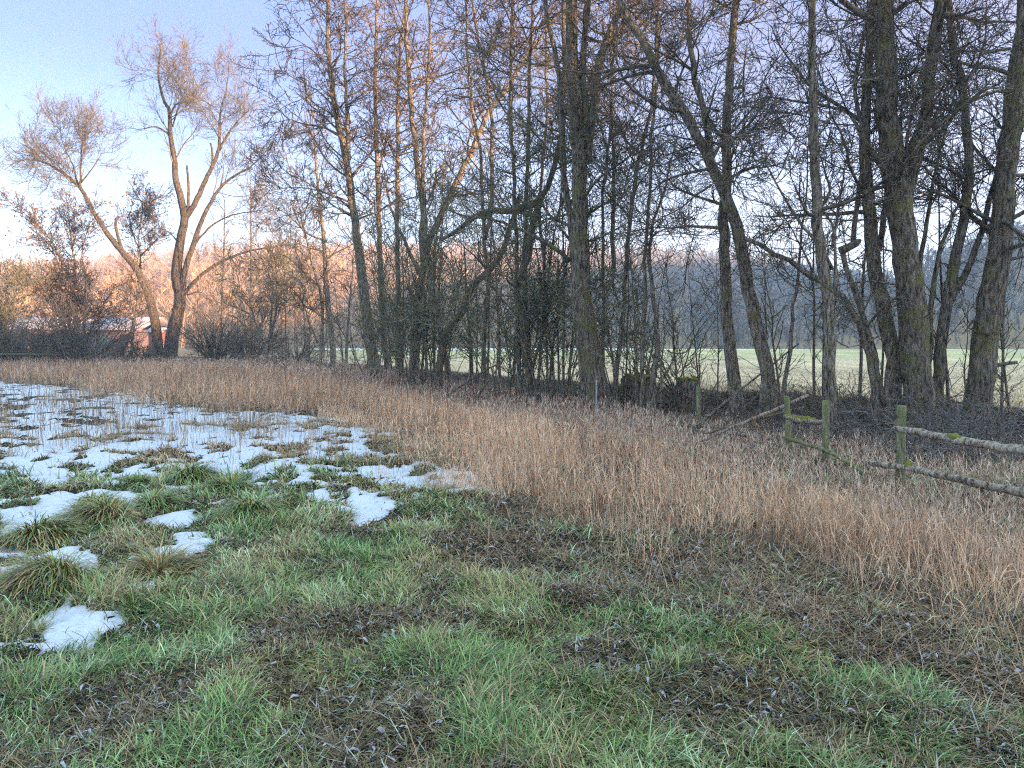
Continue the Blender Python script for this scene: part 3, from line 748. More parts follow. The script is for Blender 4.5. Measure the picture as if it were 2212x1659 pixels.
# --- right hand group (z4)
tree("alder_tree", "alder with a dead broken limb pointing up and out beside it, between two fence posts", 11.6, [
  (z4, [(352, 1650), (343, 1400), (338, 1250), (330, 1080), (312, 960), (293, 830), (287, 700), (281, 500), (276, 300), (275, 150), (272, 0)], 30, 14, {'t0': .35}),
  (z4, [(350, 990), (300, 900), (260, 860), (215, 800), (180, 740), (150, 690), (110, 610), (92, 540), (80, 490)], 10, 6, {'t0': .55}),
  (z4, [(105, 635), (60, 650), (0, 672), (-40, 690)], 4, 2, {}),
  (z4, [(90, 540), (40, 535), (-10, 580)], 4, 2, {}),
  (z4, [(355, 1120), (360, 980), (350, 830), (300, 760)], 9, 5, {'bare': 1})], 'alder', M_alder, dens=1.0)
tree("forked_alder", "many-stemmed alder with a knobbly burl on one bent stem, beside the fence gap", 12.6, [
  (z4, [(575, 1660), (572, 1450), (570, 1300), (545, 1180), (515, 1050), (495, 900), (482, 750), (472, 600), (470, 450), (482, 300), (490, 150), (500, 0)], 40, 15, {'t0': .35}),
  (z4, [(520, 1650), (500, 1400), (480, 1270), (440, 1180), (395, 1100), (345, 1060), (240, 995), (190, 960), (130, 930), (80, 900), (30, 878)], 20, 9, {'base': True, 't0': .6}),
  (z4, [(540, 1500), (500, 1300), (460, 1150), (420, 1040), (400, 980), (385, 920)], 15, 11, {'t0': .5}),
  (z4, [(380, 925), (410, 910), (440, 895), (445, 880)], 20, 14, {'bare': 1}),
  (z4, [(428, 890), (432, 800), (442, 730), (462, 620), (470, 500), (440, 380), (445, 250), (470, 100), (490, 0)], 12, 8, {'t0': .3}),
  (z4, [(520, 920), (530, 820), (545, 740), (540, 640), (480, 540), (430, 440), (390, 405), (270, 382), (190, 372), (125, 355), (60, 370), (0, 402), (-60, 415)], 14, 6, {'t0': .45}),
  (z4, [(125, 355), (117, 325), (100, 322), (80, 340), (0, 362)], 6, 3, {'t0': .4}),
  (z4, [(350, 910), (370, 780), (390, 640), (415, 500), (420, 470)], 8, 4, {'t0': .3})], 'alder', M_alder, dens=.85)
tree("great_alder", "great mossy alder splitting into two thick upright limbs, behind the tallest fence post", 12.2, [
  (z4, [(690, 1660), (672, 1500), (655, 1350), (645, 1200), (640, 1080), (622, 960), (605, 820), (598, 700), (575, 580), (552, 430), (548, 300), (540, 150), (535, 0)], 66, 40, {'t0': .35}),
  (z4, [(610, 760), (640, 650), (665, 540), (688, 430), (705, 320), (718, 210), (732, 100), (742, 0)], 28, 24, {'t0': .2}),
  (z4, [(555, 640), (520, 590), (485, 545), (450, 490)], 15, 9, {'t0': .5}),
  (z4, [(620, 1010), (570, 925), (500, 925), (420, 960), (360, 975)], 6, 3, {}),
  (z4, [(600, 1050), (500, 1038), (380, 1050), (250, 1070), (120, 1110)], 5, 3, {}),
  (z4, [(540, 800), (450, 812), (350, 808), (250, 805), (120, 840)], 5, 3, {}),
  (z4, [(545, 110), (480, 60), (400, 10)], 14, 10, {'t0': .3}),
  (z4, [(560, 1210), (480, 1260), (400, 1280)], 5, 3, {})], 'alder', M_dark, dens=.9)
tree("forked_alder", "dark leaning stems fanning out between the great alder and the outermost trunk", 12.9, [
  (z4, [(728, 1560), (740, 1400), (752, 1250), (775, 1100), (800, 960), (822, 850), (845, 720), (852, 600), (845, 500), (838, 390), (815, 280), (790, 160), (780, 0)], 30, 12, {'t0': .35}),
  (z4, [(700, 1400), (705, 1250), (712, 1100), (735, 980), (760, 880), (800, 780), (870, 670), (940, 640), (1000, 560)], 15, 7, {'t0': .4}),
  (z4, [(770, 1130), (830, 1030), (870, 930), (900, 850), (925, 740), (960, 620)], 16, 9, {'t0': .4}),
  (z4, [(670, 1000), (690, 850), (715, 700), (745, 560), (780, 420), (770, 300)], 12, 6, {'t0': .3}),
  (z4, [(838, 390), (900, 340), (960, 310), (1010, 260)], 8, 4, {})], 'alder', M_dark, dens=.9)
tree("great_alder", "thick leaning trunk at the picture edge with a sawn stub, over the two long rails", 12.6, [
  (z4, [(882, 1560), (895, 1400), (912, 1250), (930, 1120), (958, 970), (972, 820), (985, 680), (1005, 520), (1020, 380), (1040, 200), (1052, 100), (1060, 0)], 58, 34, {'t0': .3}),
  (z4, [(950, 1345), (990, 1338), (1028, 1334)], 9, 8, {'bare': 1}),
  (z4, [(1000, 955), (1050, 945), (1100, 930)], 9, 6, {}),
  (z4, [(905, 1160), (870, 1180), (830, 1230)], 10, 5, {}),
  (z4, [(1005, 180), (900, 190), (780, 190), (640, 220)], 8, 3, {}),
  (z4, [(1000, 340), (930, 340), (840, 380), (700, 385), (600, 420)], 7, 3, {}),
  (z4, [(1000, 560), (960, 620), (900, 640)], 6, 3, {})], 'alder', M_dark, dens=1.0)

# ------------------------------------------------------------------ saplings: three kinds, copied
def copy_tree(root, loc, rz, sc, label=None, group=None):
    r = root.copy(); COL.objects.link(r); r.location = loc; r.rotation_euler = (0, 0, rz); r.scale = (sc, sc, sc)
    if label: r['label'] = label
    if group: r['group'] = group
    for ch in list(root.children):
        c_ = ch.copy(); COL.objects.link(c_); c_.parent = r
    return r
def sapling_proto(label, group, H, r, lean, x, y, sty, twig, mat=M_alder):
    S = STY[sty]; g = Geo(); cg = Geo()
    n = 14; t = np.linspace(0, 1, n)
    P = np.stack([lean * t ** 1.5 + np.cumsum(RS.normal(size=n)) * .02, np.cumsum(RS.normal(size=n)) * .02, -.2 + t * (H + .2)], -1)
    R = r * (1 - .85 * t)
    tubes(g, P[None], R[None], 6, cap=True)
    P1, R1 = spn(P[None], R[None], S['l1']); tubes(cg, P1, R1, 3)
    P2, R2 = spn(P1, R1, S['l2']); tubes(cg, P2, R2, 3)
    root = empty("sapling", (x, y, float(height(x, y))), label, 'sapling', group)
    link("trunk", g.mesh("trunk", smooth=True), mat, root); link("crown", cg.mesh("crown"), twig, root)
    return root
gA = 'thin saplings filling the gap between the willows and the alders'
lA = 'thin upright sapling in the sunlit thicket between the willows and the alder row'
gB = 'slender pale stems crowding the foot of the alder row'
lB = 'slender pale stem crowding the foot of the alder row'
gC = 'slim saplings along the stream bank among the big trees'
lC = 'slim sapling on the stream bank among the big trees'
pA = [sapling_proto(lA, gA, h, .035, l, *G(480 + 30 * k_, 783), 'sapling', M_twig) for k_, (h, l) in enumerate([(6.5, .5), (5.5, -.4), (7.5, .2)])]
pB = [sapling_proto(lB, gB, h, .045, l, *G(900 + 25 * k_, 845), 'sapling', M_twig_green) for k_, (h, l) in enumerate([(6.5, .9), (5.0, -.7), (7.5, .3)])]
for k_ in range(34):
    p = 420 + 300 * RS.rand(); d = 44 + 16 * RS.rand(); x = (p - CX) / F * d
    copy_tree(pA[k_ % 3], (x, d, float(height(x, d))), RS.rand() * 6.28, .8 + .6 * RS.rand())
for k_ in range(30):
    p = [835, 860, 880, 905, 925, 945, 965, 1010, 1040, 1085, 1110, 1140, 1165, 1190, 1215][k_ % 15] + RS.normal() * 8
    d = 26 - (p - 830) / 400 * 7.5 + RS.normal() * .7; x = (p - CX) / F * d
    copy_tree(pB[k_ % 3], (x, d, float(height(x, d))), RS.rand() * 6.28, .6 + .5 * RS.rand())
first = True
for p, d, sc in [(1335, 16.5, .8), (1352, 17, .6), (1372, 16.2, .7), (1430, 15.8, .55), (1468, 16.4, .7), (1392, 19, .9), (1520, 17.5, .6), (1550, 18, .6), (1690, 15.5, .8),
                 (1655, 16, .6), (1760, 14, .7), (1780, 13.5, .5), (1860, 13.5, .8), (1905, 13, .6), (2060, 13.4, .8), (2085, 14, .6), (2170, 14.5, .8), (2195, 13, .6), (1270, 18, .7), (1225, 18.5, .8), (740, 33, .9), (700, 36, .9), (660, 37, .8), (620, 38, .9), (770, 31, .6)]:
    x = (p - CX) / F * d
    copy_tree(pB[int(RS.rand() * 3)], (x, d, float(height(x, d))), RS.rand() * 6.28, sc, lC, gC)

# ------------------------------------------------------------------ shrubs
def shrub(name, label, px, d, W, H, n, twig, cat='shrub', group=None, arch=.4, lv=3, rt=.004, stem_r=.014, dens=1.0, base_spread=.25, leaf=None):
    g = Geo(); x0 = (px - CX) / F * d; z0_ = float(height(x0, d)); root = empty(name, (x0, d, z0_), label, cat, group)
    m = n; a = RS.rand(m) * 6.283; out = RS.rand(m) ** .6
    ln = H * (.7 + .5 * RS.rand(m))
    npt = 10; P = np.zeros((m, npt, 3)); P[:, 0] = np.stack([np.cos(a) * base_spread * W * RS.rand(m), np.sin(a) * base_spread * W * RS.rand(m), -.05 + 0 * a], -1)
    dr = norm(np.stack([np.cos(a) * out * W / H, np.sin(a) * out * W / H, 1 + 0 * a], -1))
    for k_ in range(1, npt):
        P[:, k_] = P[:, k_ - 1] + dr * (ln / npt)[:, None]
        dr = norm(dr + RS.normal(size=(m, 3)) * .12 + np.stack([np.cos(a) * .1 * arch, np.sin(a) * .1 * arch, 0 * a - arch * .2 * out], -1))
    R = stem_r * (1 - .75 * np.linspace(0, 1, npt))[None] * (.6 + .8 * RS.rand(m, 1))
    tubes(g, P, R, 4)
    P1, R1 = spawn(P, R, 4.0 * dens, .15, 1, .3 * H / 2, .75 * H / 2, .8, .3, .3, .2, 6, .6, rt * 1.3, .012); tubes(g, P1, R1, 3)
    P2, R2 = spawn(P1, R1, 6.0 * dens, .1, 1, .12 * H / 2, .35 * H / 2, .85, .3, .2, .25, 4, .6, rt, .007)
    if lv > 2: tubes(g, P2, R2, 3)
    if lv > 3:
        P3_, R3_ = spawn(P2, R2, 7.0, .1, 1, .08, .2, .85, .3, .2, .25, 3, .6, rt * .8, .005); tubes(g, P3_, R3_, 3)
    link("branches", g.mesh("branches"), twig, root)
    if leaf is not None:
        lg = Geo(); tp = P2[:, -1]; tp = tp[RS.rand(len(tp)) < .5]
        V, T1, T2, C = leaves_geo(tp, .07, np.array(leaf) * (.5 + RS.rand(len(tp), 1))); lg.add(V, None, np.concatenate([T1, T2]), C)
        link("leaves", lg.mesh("leaves"), M_leaf, root)
    return root
shrub("hawthorn_shrub", "tangled green-grey hawthorn filling the space under the leaning alders", 925, 23, 3.6, 6.6, 24, M_twig_green, lv=3, rt=.0065, dens=.7)
shrub("hawthorn_shrub", "dense twiggy hawthorn directly in front of the crooked black alder", 1080, 19.5, 2.8, 5.4, 17, M_twig_green, lv=3, rt=.006, dens=.7)
shrub("hawthorn_shrub", "hawthorn spreading fine twigs around the foot of the thickest trunk", 1200, 17.8, 2.5, 4.8, 16, M_twig_green, lv=3, rt=.0055, dens=.7)
shrub("hawthorn_shrub", "twiggy hawthorn between the thickest trunk and the mossy stumps", 1390, 17.2, 2.6, 4.8, 17, M_twig_green, lv=3, rt=.0055, dens=.75)
shrub("hawthorn_shrub", "hawthorn in the darkest tangle beside the tall alders, nearest the willows", 800, 27, 2.8, 4.6, 16, M_twig, lv=3, rt=.005)
shrub("willow_shrub", "low fan of upright yellowish shoots just right of the tall willow", 470, 46, 3.2, 4.4, 60, M_twig, lv=2, rt=.008, stem_r=.03)
shrub("willow_shrub", "second fan of shoots in the middle of the sunlit gap", 540, 45, 3.0, 3.6, 50, M_twig, lv=2, rt=.008, stem_r=.025)
shrub("willow_shrub", "round low shrub at the foot of the bushy tree with upright shoots", 640, 40, 2.6, 2.6, 40, M_twig, lv=3, rt=.007, stem_r=.02)
shrub("willow_shrub", "shoots sprouting from the cut stump between the two twin alders and the oak", 1492, 17.6, 2.2, 2.6, 15, M_twig_purple, lv=2, rt=.004, stem_r=.022, dens=.5, base_spread=.1)
shrub("hedge_shrub", "wide low hedge shrub under the hedge trees, hiding the brown building wall", 215, 45, 4.0, 3.6, 26, M_twig, lv=3, rt=.011, dens=.7, stem_r=.03)
shrub("hedge_shrub", "dark hedge shrub beside the end of the field rail", 130, 46, 3.0, 2.6, 22, M_twig, lv=3, rt=.012, stem_r=.03)
shrub("hedge_shrub", "tall thick hedge shrub cut by the picture edge behind the field rail", 10, 46, 3.5, 3.4, 20, M_twig, lv=3, rt=.011, dens=.7, stem_r=.03)
shrub("hedge_shrub", "tallest grey hedge shrub standing before the gap between the two snowy roofs", 165, 42, 4.6, 5.6, 34, M_twig, lv=3, rt=.011, dens=.7, stem_r=.03)
shrub("hedge_shrub", "loose hedge shrub arching over the field rail near the picture edge", 60, 43, 4.2, 4.6, 26, M_twig, lv=3, rt=.011, dens=.7, stem_r=.03)
shrub("hedge_shrub", "thin hedge shrub in front of the red shed by the willows", 300, 44, 2.4, 2.4, 30, M_twig, lv=3, rt=.010, stem_r=.025)
for px, d, W, H, n, lb in [(1822, 12.6, 1.25, 1.5, 90, "dark domed bramble mound between two of the fence posts and the great alder"),
                           (1960, 10.8, 1.0, 1.1, 60, "bramble tangle at the foot of the great alder behind the tall fence post"),
                           (2090, 10.6, 1.3, 1.2, 80, "grey bramble tangle below the upper long rail"),
                           (2210, 10.2, 1.5, 1.3, 80, "bramble tangle at the picture edge behind both long rails"),
                           (1740, 12.6, .9, .9, 46, "small bramble tangle at the foot of the leaning twin alder"),
                           (1560, 15.5, 1.2, .8, 50, "low bramble tangle around the upright twin alder"),
                           (1050, 19.2, 2.0, .9, 70, "long low bramble bank under the crooked black alder"),
                           (760, 30, 2.4, 1.1, 60, "dark brushy bank at the foot of the sky-edge alders"),
                           (640, 37, 3.2, 1.2, 60, "dark brushy bank at the foot of the bushy tree"),
                           (460, 46, 3.4, 1.1, 60, "brushy bank running from the tall willow along the field edge")]:
    shrub("bramble_thicket", lb, px, d, W * 1.5, H * 1.35, int(n * 1.1), M_twig_grey if px > 1900 else M_twig, 'bramble', arch=1.6, lv=3, rt=.0035 if d < 20 else .007, stem_r=.007 if d < 20 else .018, base_spread=.7)

# ------------------------------------------------------------------ stumps
def stump(label, fx, fy, d, r, h):
    x = (fx - CX) / F * d; z = float(height(x, d)); root = empty("tree_stump", (x, d, z), label, 'stump')
    g = Geo(); n = 9; t = np.linspace(0, 1, n); P = np.stack([.06 * t, 0 * t, -.2 + t * (h + .2)], -1)
    R = r * (1.2 - .3 * t + .12 * RS.rand(n)); tubes(g, P[None], R[None], 14, lump=.35, cap=True)
    link("stump_body", g.mesh("stump_body"), M_dark, root)
    g = Geo(); nq = 18; a = np.linspace(0, 6.283, nq); P = np.stack([.06 + np.cos(a) * r * .75, np.sin(a) * r * .75, h + .0 * a + .02 * RS.rand(nq)], -1)
    tubes(g, P[None], (np.full(nq, .05) * (.6 + .8 * RS.rand(nq)))[None], 6, lump=.3)
    link("moss_rim", g.mesh("moss_rim"), M_moss, root)
stump("broad mossy cut stump in front of the slanting split stem", 1377, 860, 17.3, .34, .62)
stump("dark hollow stump beside the lone fence post", 1480, 860, 16.5, .24, .66)

# ------------------------------------------------------------------ fence
def post(label, fx, base_y, top_y, d, w, mat=M_post, name="fence_post", lean=0, cat='fence post'):
    b = P3(fx, base_y, d); tp = P3(fx + lean, top_y, d); z = float(height(b[0], d))
    b[2] = z - .35
    n = 12; t = np.linspace(0, 1, n)[:, None]; P = b * (1 - t) + tp * t
    r = w / 2 * d / F; R = np.full(n, r) * (1 + .05 * (RS.rand(n) - .5)); 
    P = np.vstack([P, P[-1] + np.array([0, 0, .008])]); R = np.append(R, r * .82)
    root = empty(name, (b[0], d, z), label, cat); g = Geo(); tubes(g, P[None], R[None], 14, lump=.05, cap=True)
    link("post_shaft", g.mesh("post_shaft", (b[0], d, z), True), mat, root)
    return root, (b[0], d, z)
def rail(label, pts, w, name="fence_rail", mat=M_rail, moss=(), k=9, w1=None, cat='rail', lump=.34, n=40):
    """pts: (px,py,d)"""
    q = np.array([P3(*p) for p in pts]); P = resample(q, n); d = np.array([P[:, 1]]).ravel()
    ww = np.linspace(w, w1 or w, n); R = ww / 2 * d / F
    R = R * (1 + .12 * (fbm(np.arange(n) * .8, np.full(n, pts[0][0]), 2) - .5) * 2); R[0] *= .55; R[-1] *= .8
    P = P + np.stack([0 * P[:, 0], 0 * P[:, 0], (fbm(np.arange(n) * .35, np.full(n, pts[0][1] * .1), 3) - .5) * .03], -1)
    o = P[0].copy(); root = empty(name, o, label, cat); g = Geo(); tubes(g, P[None], R[None], k, lump=lump, cap=True)
    link("rail_wood", g.mesh("rail_wood", o), mat, root)
    for (a0, a1, s) in moss:
        m_ = max(5, int((a1 - a0) * 60)); t = np.linspace(a0, a1, m_); idx = t * (n - 1)
        Pm = np.stack([np.interp(idx, np.arange(n), P[:, i_]) for i_ in range(3)], -1); Rm = np.interp(idx, np.arange(n), R)
        Pm[:, 2] += Rm * .75; Pm = Pm + RS.normal(size=Pm.shape) * .004
        prof = np.sin(np.linspace(.15, 3.0, m_)) ** .5
        g = Geo(); tubes(g, Pm[None], (Rm * s * prof * (.8 + .5 * RS.rand(m_)))[None], 7, lump=.5, cap=True)
        link("moss", g.mesh("moss", o), M_moss, root)
    return root
r_, o_ = post("tallest and nearest green fence post, carrying both long rails", z5(1458, 0)[0] + 4, 1075, z5(0, 226)[1], 7.75, 19, lean=3)
for yy in (290, 497):
    g = Geo(); p = P3(*z5(1442 if yy < 400 else 1432, yy), 7.72); a = np.linspace(0, 6.283, 9)
    Pk = np.stack([p[0] + np.cos(a) * .016, p[1] + 0 * a, p[2] + np.sin(a) * .016], -1)
    tubes(g, Pk[None], np.full((1, 9), .0045), 5); Pb = np.array([p + [.012, 0, 0], p + [.05, .03, 0]]); tubes(g, Pb[None], np.full((1, 2), .004), 5)
    link("insulator", g.mesh("insulator", o_), flat_mat("black_plastic", (.012, .012, .012), .4), r_)
post("green fence post standing before a dark trunk, end of the two short rails", z5(1023, 0)[0], 1040, z5(0, 195)[1], 9.4, 15, lean=0)
post("green fence post where the fallen poles rest, with mossy rail nailed on", z5(815, 0)[0], 1005, z5(0, 168)[1], 10.4, 12.5, lean=-10)
post("lone leaning green fence post beside the dark hollow stump", z6(1042, 0)[0], 948, z6(0, 658)[1], 12.9, 9.5, lean=-4)
post("thin bark-covered stake behind the fallen poles", z6(1630, 0)[0], 945, z6(0, 640)[1], 13, 6, M_alder, lean=3)
post("slim pale metal stake at the foot of the thickest trunk", 1288, 903, z6(0, 600)[1], 14.6, 2.6, flat_mat("grey_metal", (.42, .44, .47), .5), "marker_stake", cat='stake')
for k_, dx in enumerate((-7, -2)):
    pass
rail("upper long weathered rail running from the tallest post to the picture edge", [(*z5(1432, 358), 7.62), (*z5(1600, 385), 7.25), (*z5(1850, 435), 6.75), (*z5(2212, 492), 6.2), (*z5(2700, 560), 5.5)], 13.5, moss=[(.33, .40, .9)], w1=24)
rail("lower long weathered rail running from beside the tallest post to the picture edge", [(*z5(1275, 560), 7.95), (*z5(1480, 592), 7.6), (*z5(1700, 640), 7.1), (*z5(1950, 690), 6.65), (*z5(2212, 745), 6.2), (*z5(2700, 830), 5.5)], 13.5, moss=[(.17, .20, 1.0)], w1=24)
rail("short upper rail covered in yellow moss between two green posts", [(*z5(770, 285), 10.3), (*z5(860, 305), 10.0), (*z5(1030, 325), 9.45)], 9.5, moss=[(.03, .8, .9)], w1=10)
rail("fallen lower rail slipping down past the post before the dark trunk", [(*z5(775, 412), 10.3), (*z5(900, 455), 9.9), (*z5(1000, 482), 9.3), (*z5(1100, 530), 9.0), (*z5(1252, 625), 8.5)], 9, w1=9, moss=[(.62, .66, .9)], mat=M_post, k=9)
rail("long thin bare pole leaning up steeply against the leaning twin alder", [(*z6(900, 1140), 12.0), (*z6(1050, 1010), 12.3), (*z6(1330, 780), 12.8), (*z6(1620, 545), 13.0), (*z6(2010, 240), 13.5)], 6, name="fallen_pole", mat=M_dark, w1=3.5, cat='pole', lump=.1)
rail("stouter brown fallen pole propped on the mossy-rail post, lower end in the reeds", [(*z6(1040, 1200), 9.6), (*z6(1400, 1040), 10.0), (*z6(1860, 850), 10.6), (*z6(2100, 745), 11.0)], 6, name="fallen_pole", mat=M_pole, w1=8.5, cat='pole', lump=.12)
rail("darker fallen pole crossing under the stouter one", [(*z6(1080, 1120), 10.6), (*z6(1300, 1060), 10.6), (*z6(1700, 950), 10.9), (*z6(2070, 860), 11.2)], 6, name="fallen_pole", mat=M_dark, w1=4, cat='pole', lump=.12)
rail("short mossy log lying in the weeds before the stumps", [(*z6(455, 1035), 13.0), (*z6(560, 1048), 12.9), (*z6(660, 1060), 12.8)], 8, name="fallen_log", mat=M_moss, w1=6, cat='log')
rail("flat rotting plank lying before the leaning twin alder", [(*z6(1040, 1085), 11.9), (*z6(1300, 1110), 11.7), (*z6(1750, 1165), 11.0)], 9, name="fallen_log", mat=M_pole, w1=8, cat='log')
rail("long grey rail lying in the weeds between the stake and the mossy log", [(*z6(-60, 1045), 13.6), (*z6(200, 1040), 13.5), (*z6(420, 1035), 13.3)], 3.5, name="fallen_log", mat=M_rail, w1=3, cat='log')
rail("long dark log sunk along the bank edge behind the fallen poles", [(*z6(650, 1030), 12.8), (*z6(900, 1045), 12.6), (*z6(1250, 1080), 12.3), (*z6(1500, 1130), 11.8)], 7, name="fallen_log", mat=M_dark, w1=9, cat='log')
rail("pale broken branch lying in the weeds at the foot of the dark brushy bank", [(*z8(945, 1385), 30), (*z8(990, 1410), 30), (*z8(1060, 1445), 29.5)], 3, name="fallen_branch", mat=M_rail, w1=2, cat='branch')
rail("fallen dead branch slanting up out of the weeds under the crooked alder, upper one", [(*z7(540, 1430), 18.3), (*z7(700, 1320), 18.3), (*z7(860, 1220), 18.4), (*z7(980, 1160), 18.4)], 5, name="fallen_branch", mat=M_dark, w1=3, cat='branch')
rail("fallen dead branch slanting up beneath the other one under the crooked alder", [(*z7(780, 1450), 18), (*z7(850, 1340), 18), (*z7(930, 1230), 18.1), (*z7(1000, 1130), 18.1)], 4.5, name="fallen_branch", mat=M_dark, w1=3, cat='branch')
rail("forked dead branch lying on the weeds at the edge of the reeds", [(*z7(370, 1455), 20), (*z7(530, 1440), 19.6), (*z7(640, 1400), 19.4), (*z7(700, 1380), 19.3)], 3, name="fallen_branch", mat=M_dark, w1=2, cat='branch')
rail("split pale stump stem leaning at the foot of the alder row", [(*z7(440, 1420), 22), (*z7(400, 1350), 22), (*z7(350, 1270), 22.1)], 7, name="fallen_branch", mat=M_pole, w1=9, cat='branch')
a = np.linspace(0, math.pi, 14)
rail("dark curved branch hanging like a hoop above the far edge of the meadow", [(*z6(725 + 100 * (1 - math.cos(x_)) , 292 + 44 * math.sin(x_)), 17.2) for x_ in a], 3.2, name="hanging_branch", mat=M_dark, w1=2, cat='branch', lump=.1)
# far rail by the hedge
post("short post at the end of the far field rail beside the hedge", 104, 795, 755, 41, 3.4)
rail("mossy single rail crossing the far corner of the field", [(-60, 765, 40), (0, 765, 40.5), (104, 766, 41), (112, 766, 41)], 3.4, mat=M_post, w1=3.4)

# ------------------------------------------------------------------ buildings behind the hedge
def box(g, x0, x1, y0, y1, za, zb, C=None):
    V = np.array([(x, y, z) for z in (za, zb) for y in (y0, y1) for x in (x0, x1)], float)
    g.add(V, [(0, 1, 3, 2)[::-1], (4, 5, 7, 6), (0, 1, 5, 4), (2, 6, 7, 3), (0, 4, 6, 2), (1, 3, 7, 5)])
def gable(g, x0, x1, y0, y1, za, zb, th=.18, over=.5):
    ym = (y0 + y1) / 2
    for s_, (ya) in ((1, y0 - over), (-1, y1 + over)):
        V = np.array([(x0 - over, ya, za - .15), (x1 + over, ya, za - .15), (x1 + over, ym, zb), (x0 - over, ym, zb)], float)
        V2 = V + [0, 0, th]
        g.add(np.vstack([V, V2]), [(0, 1, 2, 3)[::-1], (4, 5, 6, 7), (0, 1, 5, 4), (1, 2, 6, 5), (3, 0, 4, 7)])
M_brick = flat_mat("red_brown_wall", (.12, .075, .06)); M_roofsnow = flat_mat("snowy_roof", (.34, .30, .33), .7, .25, .6)
M_darkwood = flat_mat("dark_timber", (.04, .032, .03)); M_red = flat_mat("red_paint", (.20, .075, .05)); M_glass = flat_mat("dark_window", (.05, .06, .075), .15)
def bx_(p, d): return (p - CX) / F * d
D1 = 88.0
def zz(py, d): return EYE + (735 - py) / F * d
xa, xb = bx_(-60, D1), bx_(172, D1)
root = empty("long_shed", ((xa + xb) / 2, D1 + 4, 0), "long low open-fronted shed with a snowy roof behind the field rail", 'shed')
oo = np.array(root.location)
def part(nm, fn, mat, parent=root, o=None):
    g = Geo(); fn(g); return link(nm, g.mesh(nm, o if o is not None else oo), mat, parent)
part("wall", lambda g: (box(g, xa, xb, D1 + 6, D1 + 8, -.3, zz(718, D1)), box(g, bx_(50, D1), bx_(170, D1), D1 + 1.5, D1 + 5.9, -.3, zz(722, D1))), M_brick)
part("fascia", lambda g: box(g, xa, xb, D1 - .1, D1 + .1, zz(722, D1), zz(712, D1)), flat_mat("grey_fascia", (.16, .12, .12)))
part("roof", lambda g: gable(g, xa, xb, D1, D1 + 8, zz(710, D1), zz(686, D1)), M_roofsnow)
for p in (-30, 10, 58, 110):
    part("roof_post", lambda g: box(g, bx_(p, D1) - .35, bx_(p, D1) + .35, D1 - .05, D1 + .5, -.3, zz(722, D1)), M_darkwood)
D2 = 84.0; xa, xb = bx_(196, D2), bx_(300, D2)
root2 = empty("barn", ((xa + xb) / 2, D2 + 4, 0), "brown barn with a pinkish snow-dusted roof half hidden by the hedge tree", 'barn'); o2 = np.array(root2.location)
part("wall", lambda g: box(g, xa, xb, D2, D2 + 9, -.3, zz(712, D2)), flat_mat("brown_board", (.15, .10, .09)), root2, o2)
part("roof", lambda g: gable(g, xa, xb, D2, D2 + 9, zz(711, D2), zz(686, D2)), M_roofsnow, root2, o2)
part("door", lambda g: box(g, bx_(215, D2), bx_(238, D2), D2 - .06, D2 - .003, -.2, zz(720, D2)), flat_mat("green_door", (.12, .17, .15)), root2, o2)
part("window", lambda g: box(g, bx_(262, D2), bx_(280, D2), D2 - .05, D2 - .003, zz(735, D2), zz(722, D2)), M_glass, root2, o2)
D3 = 78.0; xa, xb = bx_(322, D3), bx_(352, D3)
root3 = empty("red_shed", ((xa + xb) / 2, D3 + 1, 0), "small bright red shed glimpsed just before the willow trunks", 'shed'); o3 = np.array(root3.location)
part("wall", lambda g: box(g, xa, xb, D3, D3 + 2, -.3, zz(716, D3)), M_red, root3, o3)
part("roof", lambda g: gable(g, xa, xb, D3, D3 + 2, zz(715, D3), zz(709, D3), .1, .2), M_roofsnow, root3, o3)

# ------------------------------------------------------------------ reeds, weeds
def blades(g, base, ln, az, lean, curl, w, col, seg=3, taper=True, droop_tip=None):
    """ribbons: base [M,3]"""
    M = len(base); pts = [base]; a = lean.copy()
    st = ln / seg
    for k_ in range(seg):
        d = np.stack([np.sin(a) * np.cos(az), np.sin(a) * np.sin(az), np.cos(a)], -1)
        pts.append(pts[-1] + d * st[:, None]); a = a + curl
    side_az = az + math.pi / 2
    sd = np.stack([np.cos(side_az), np.sin(side_az), 0 * az], -1)
    V = []
    for k_ in range(seg):
        ww = w * (1 - .25 * k_ / seg if taper else 1); V += [pts[k_] - sd * ww[:, None] / 2, pts[k_] + sd * ww[:, None] / 2]
    V.append(pts[-1]); nv = 2 * seg + 1
    V = np.stack(V, 1).reshape(-1, 3); b = np.arange(M)[:, None] * nv
    Q = np.concatenate([b + np.array([[2 * k_, 2 * k_ + 1, 2 * k_ + 3, 2 * k_ + 2]]) for k_ in range(seg - 1)]) if seg > 1 else None
    T = b + np.array([[2 * seg - 2, 2 * seg - 1, 2 * seg]])
    g.add(V, Q, T, np.repeat(np.clip(col, 0, .95), nv, axis=0))
    return pts[-1]
def sample(n, r0, r1, pw, amin=-42, amax=42):
    """random points over the view wedge, density falling as r**-pw"""
    u = RS.rand(n); e = 2 - pw
    r = (r0 ** e + u * (r1 ** e - r0 ** e)) ** (1 / e) if abs(e) > 1e-6 else r0 * (r1 / r0) ** u
    a = np.radians(amin + (amax - amin) * RS.rand(n))
    return r * np.sin(a), r * np.cos(a)
def mixc(a, b, t): return np.array(a) * (1 - t) + np.array(b) * t

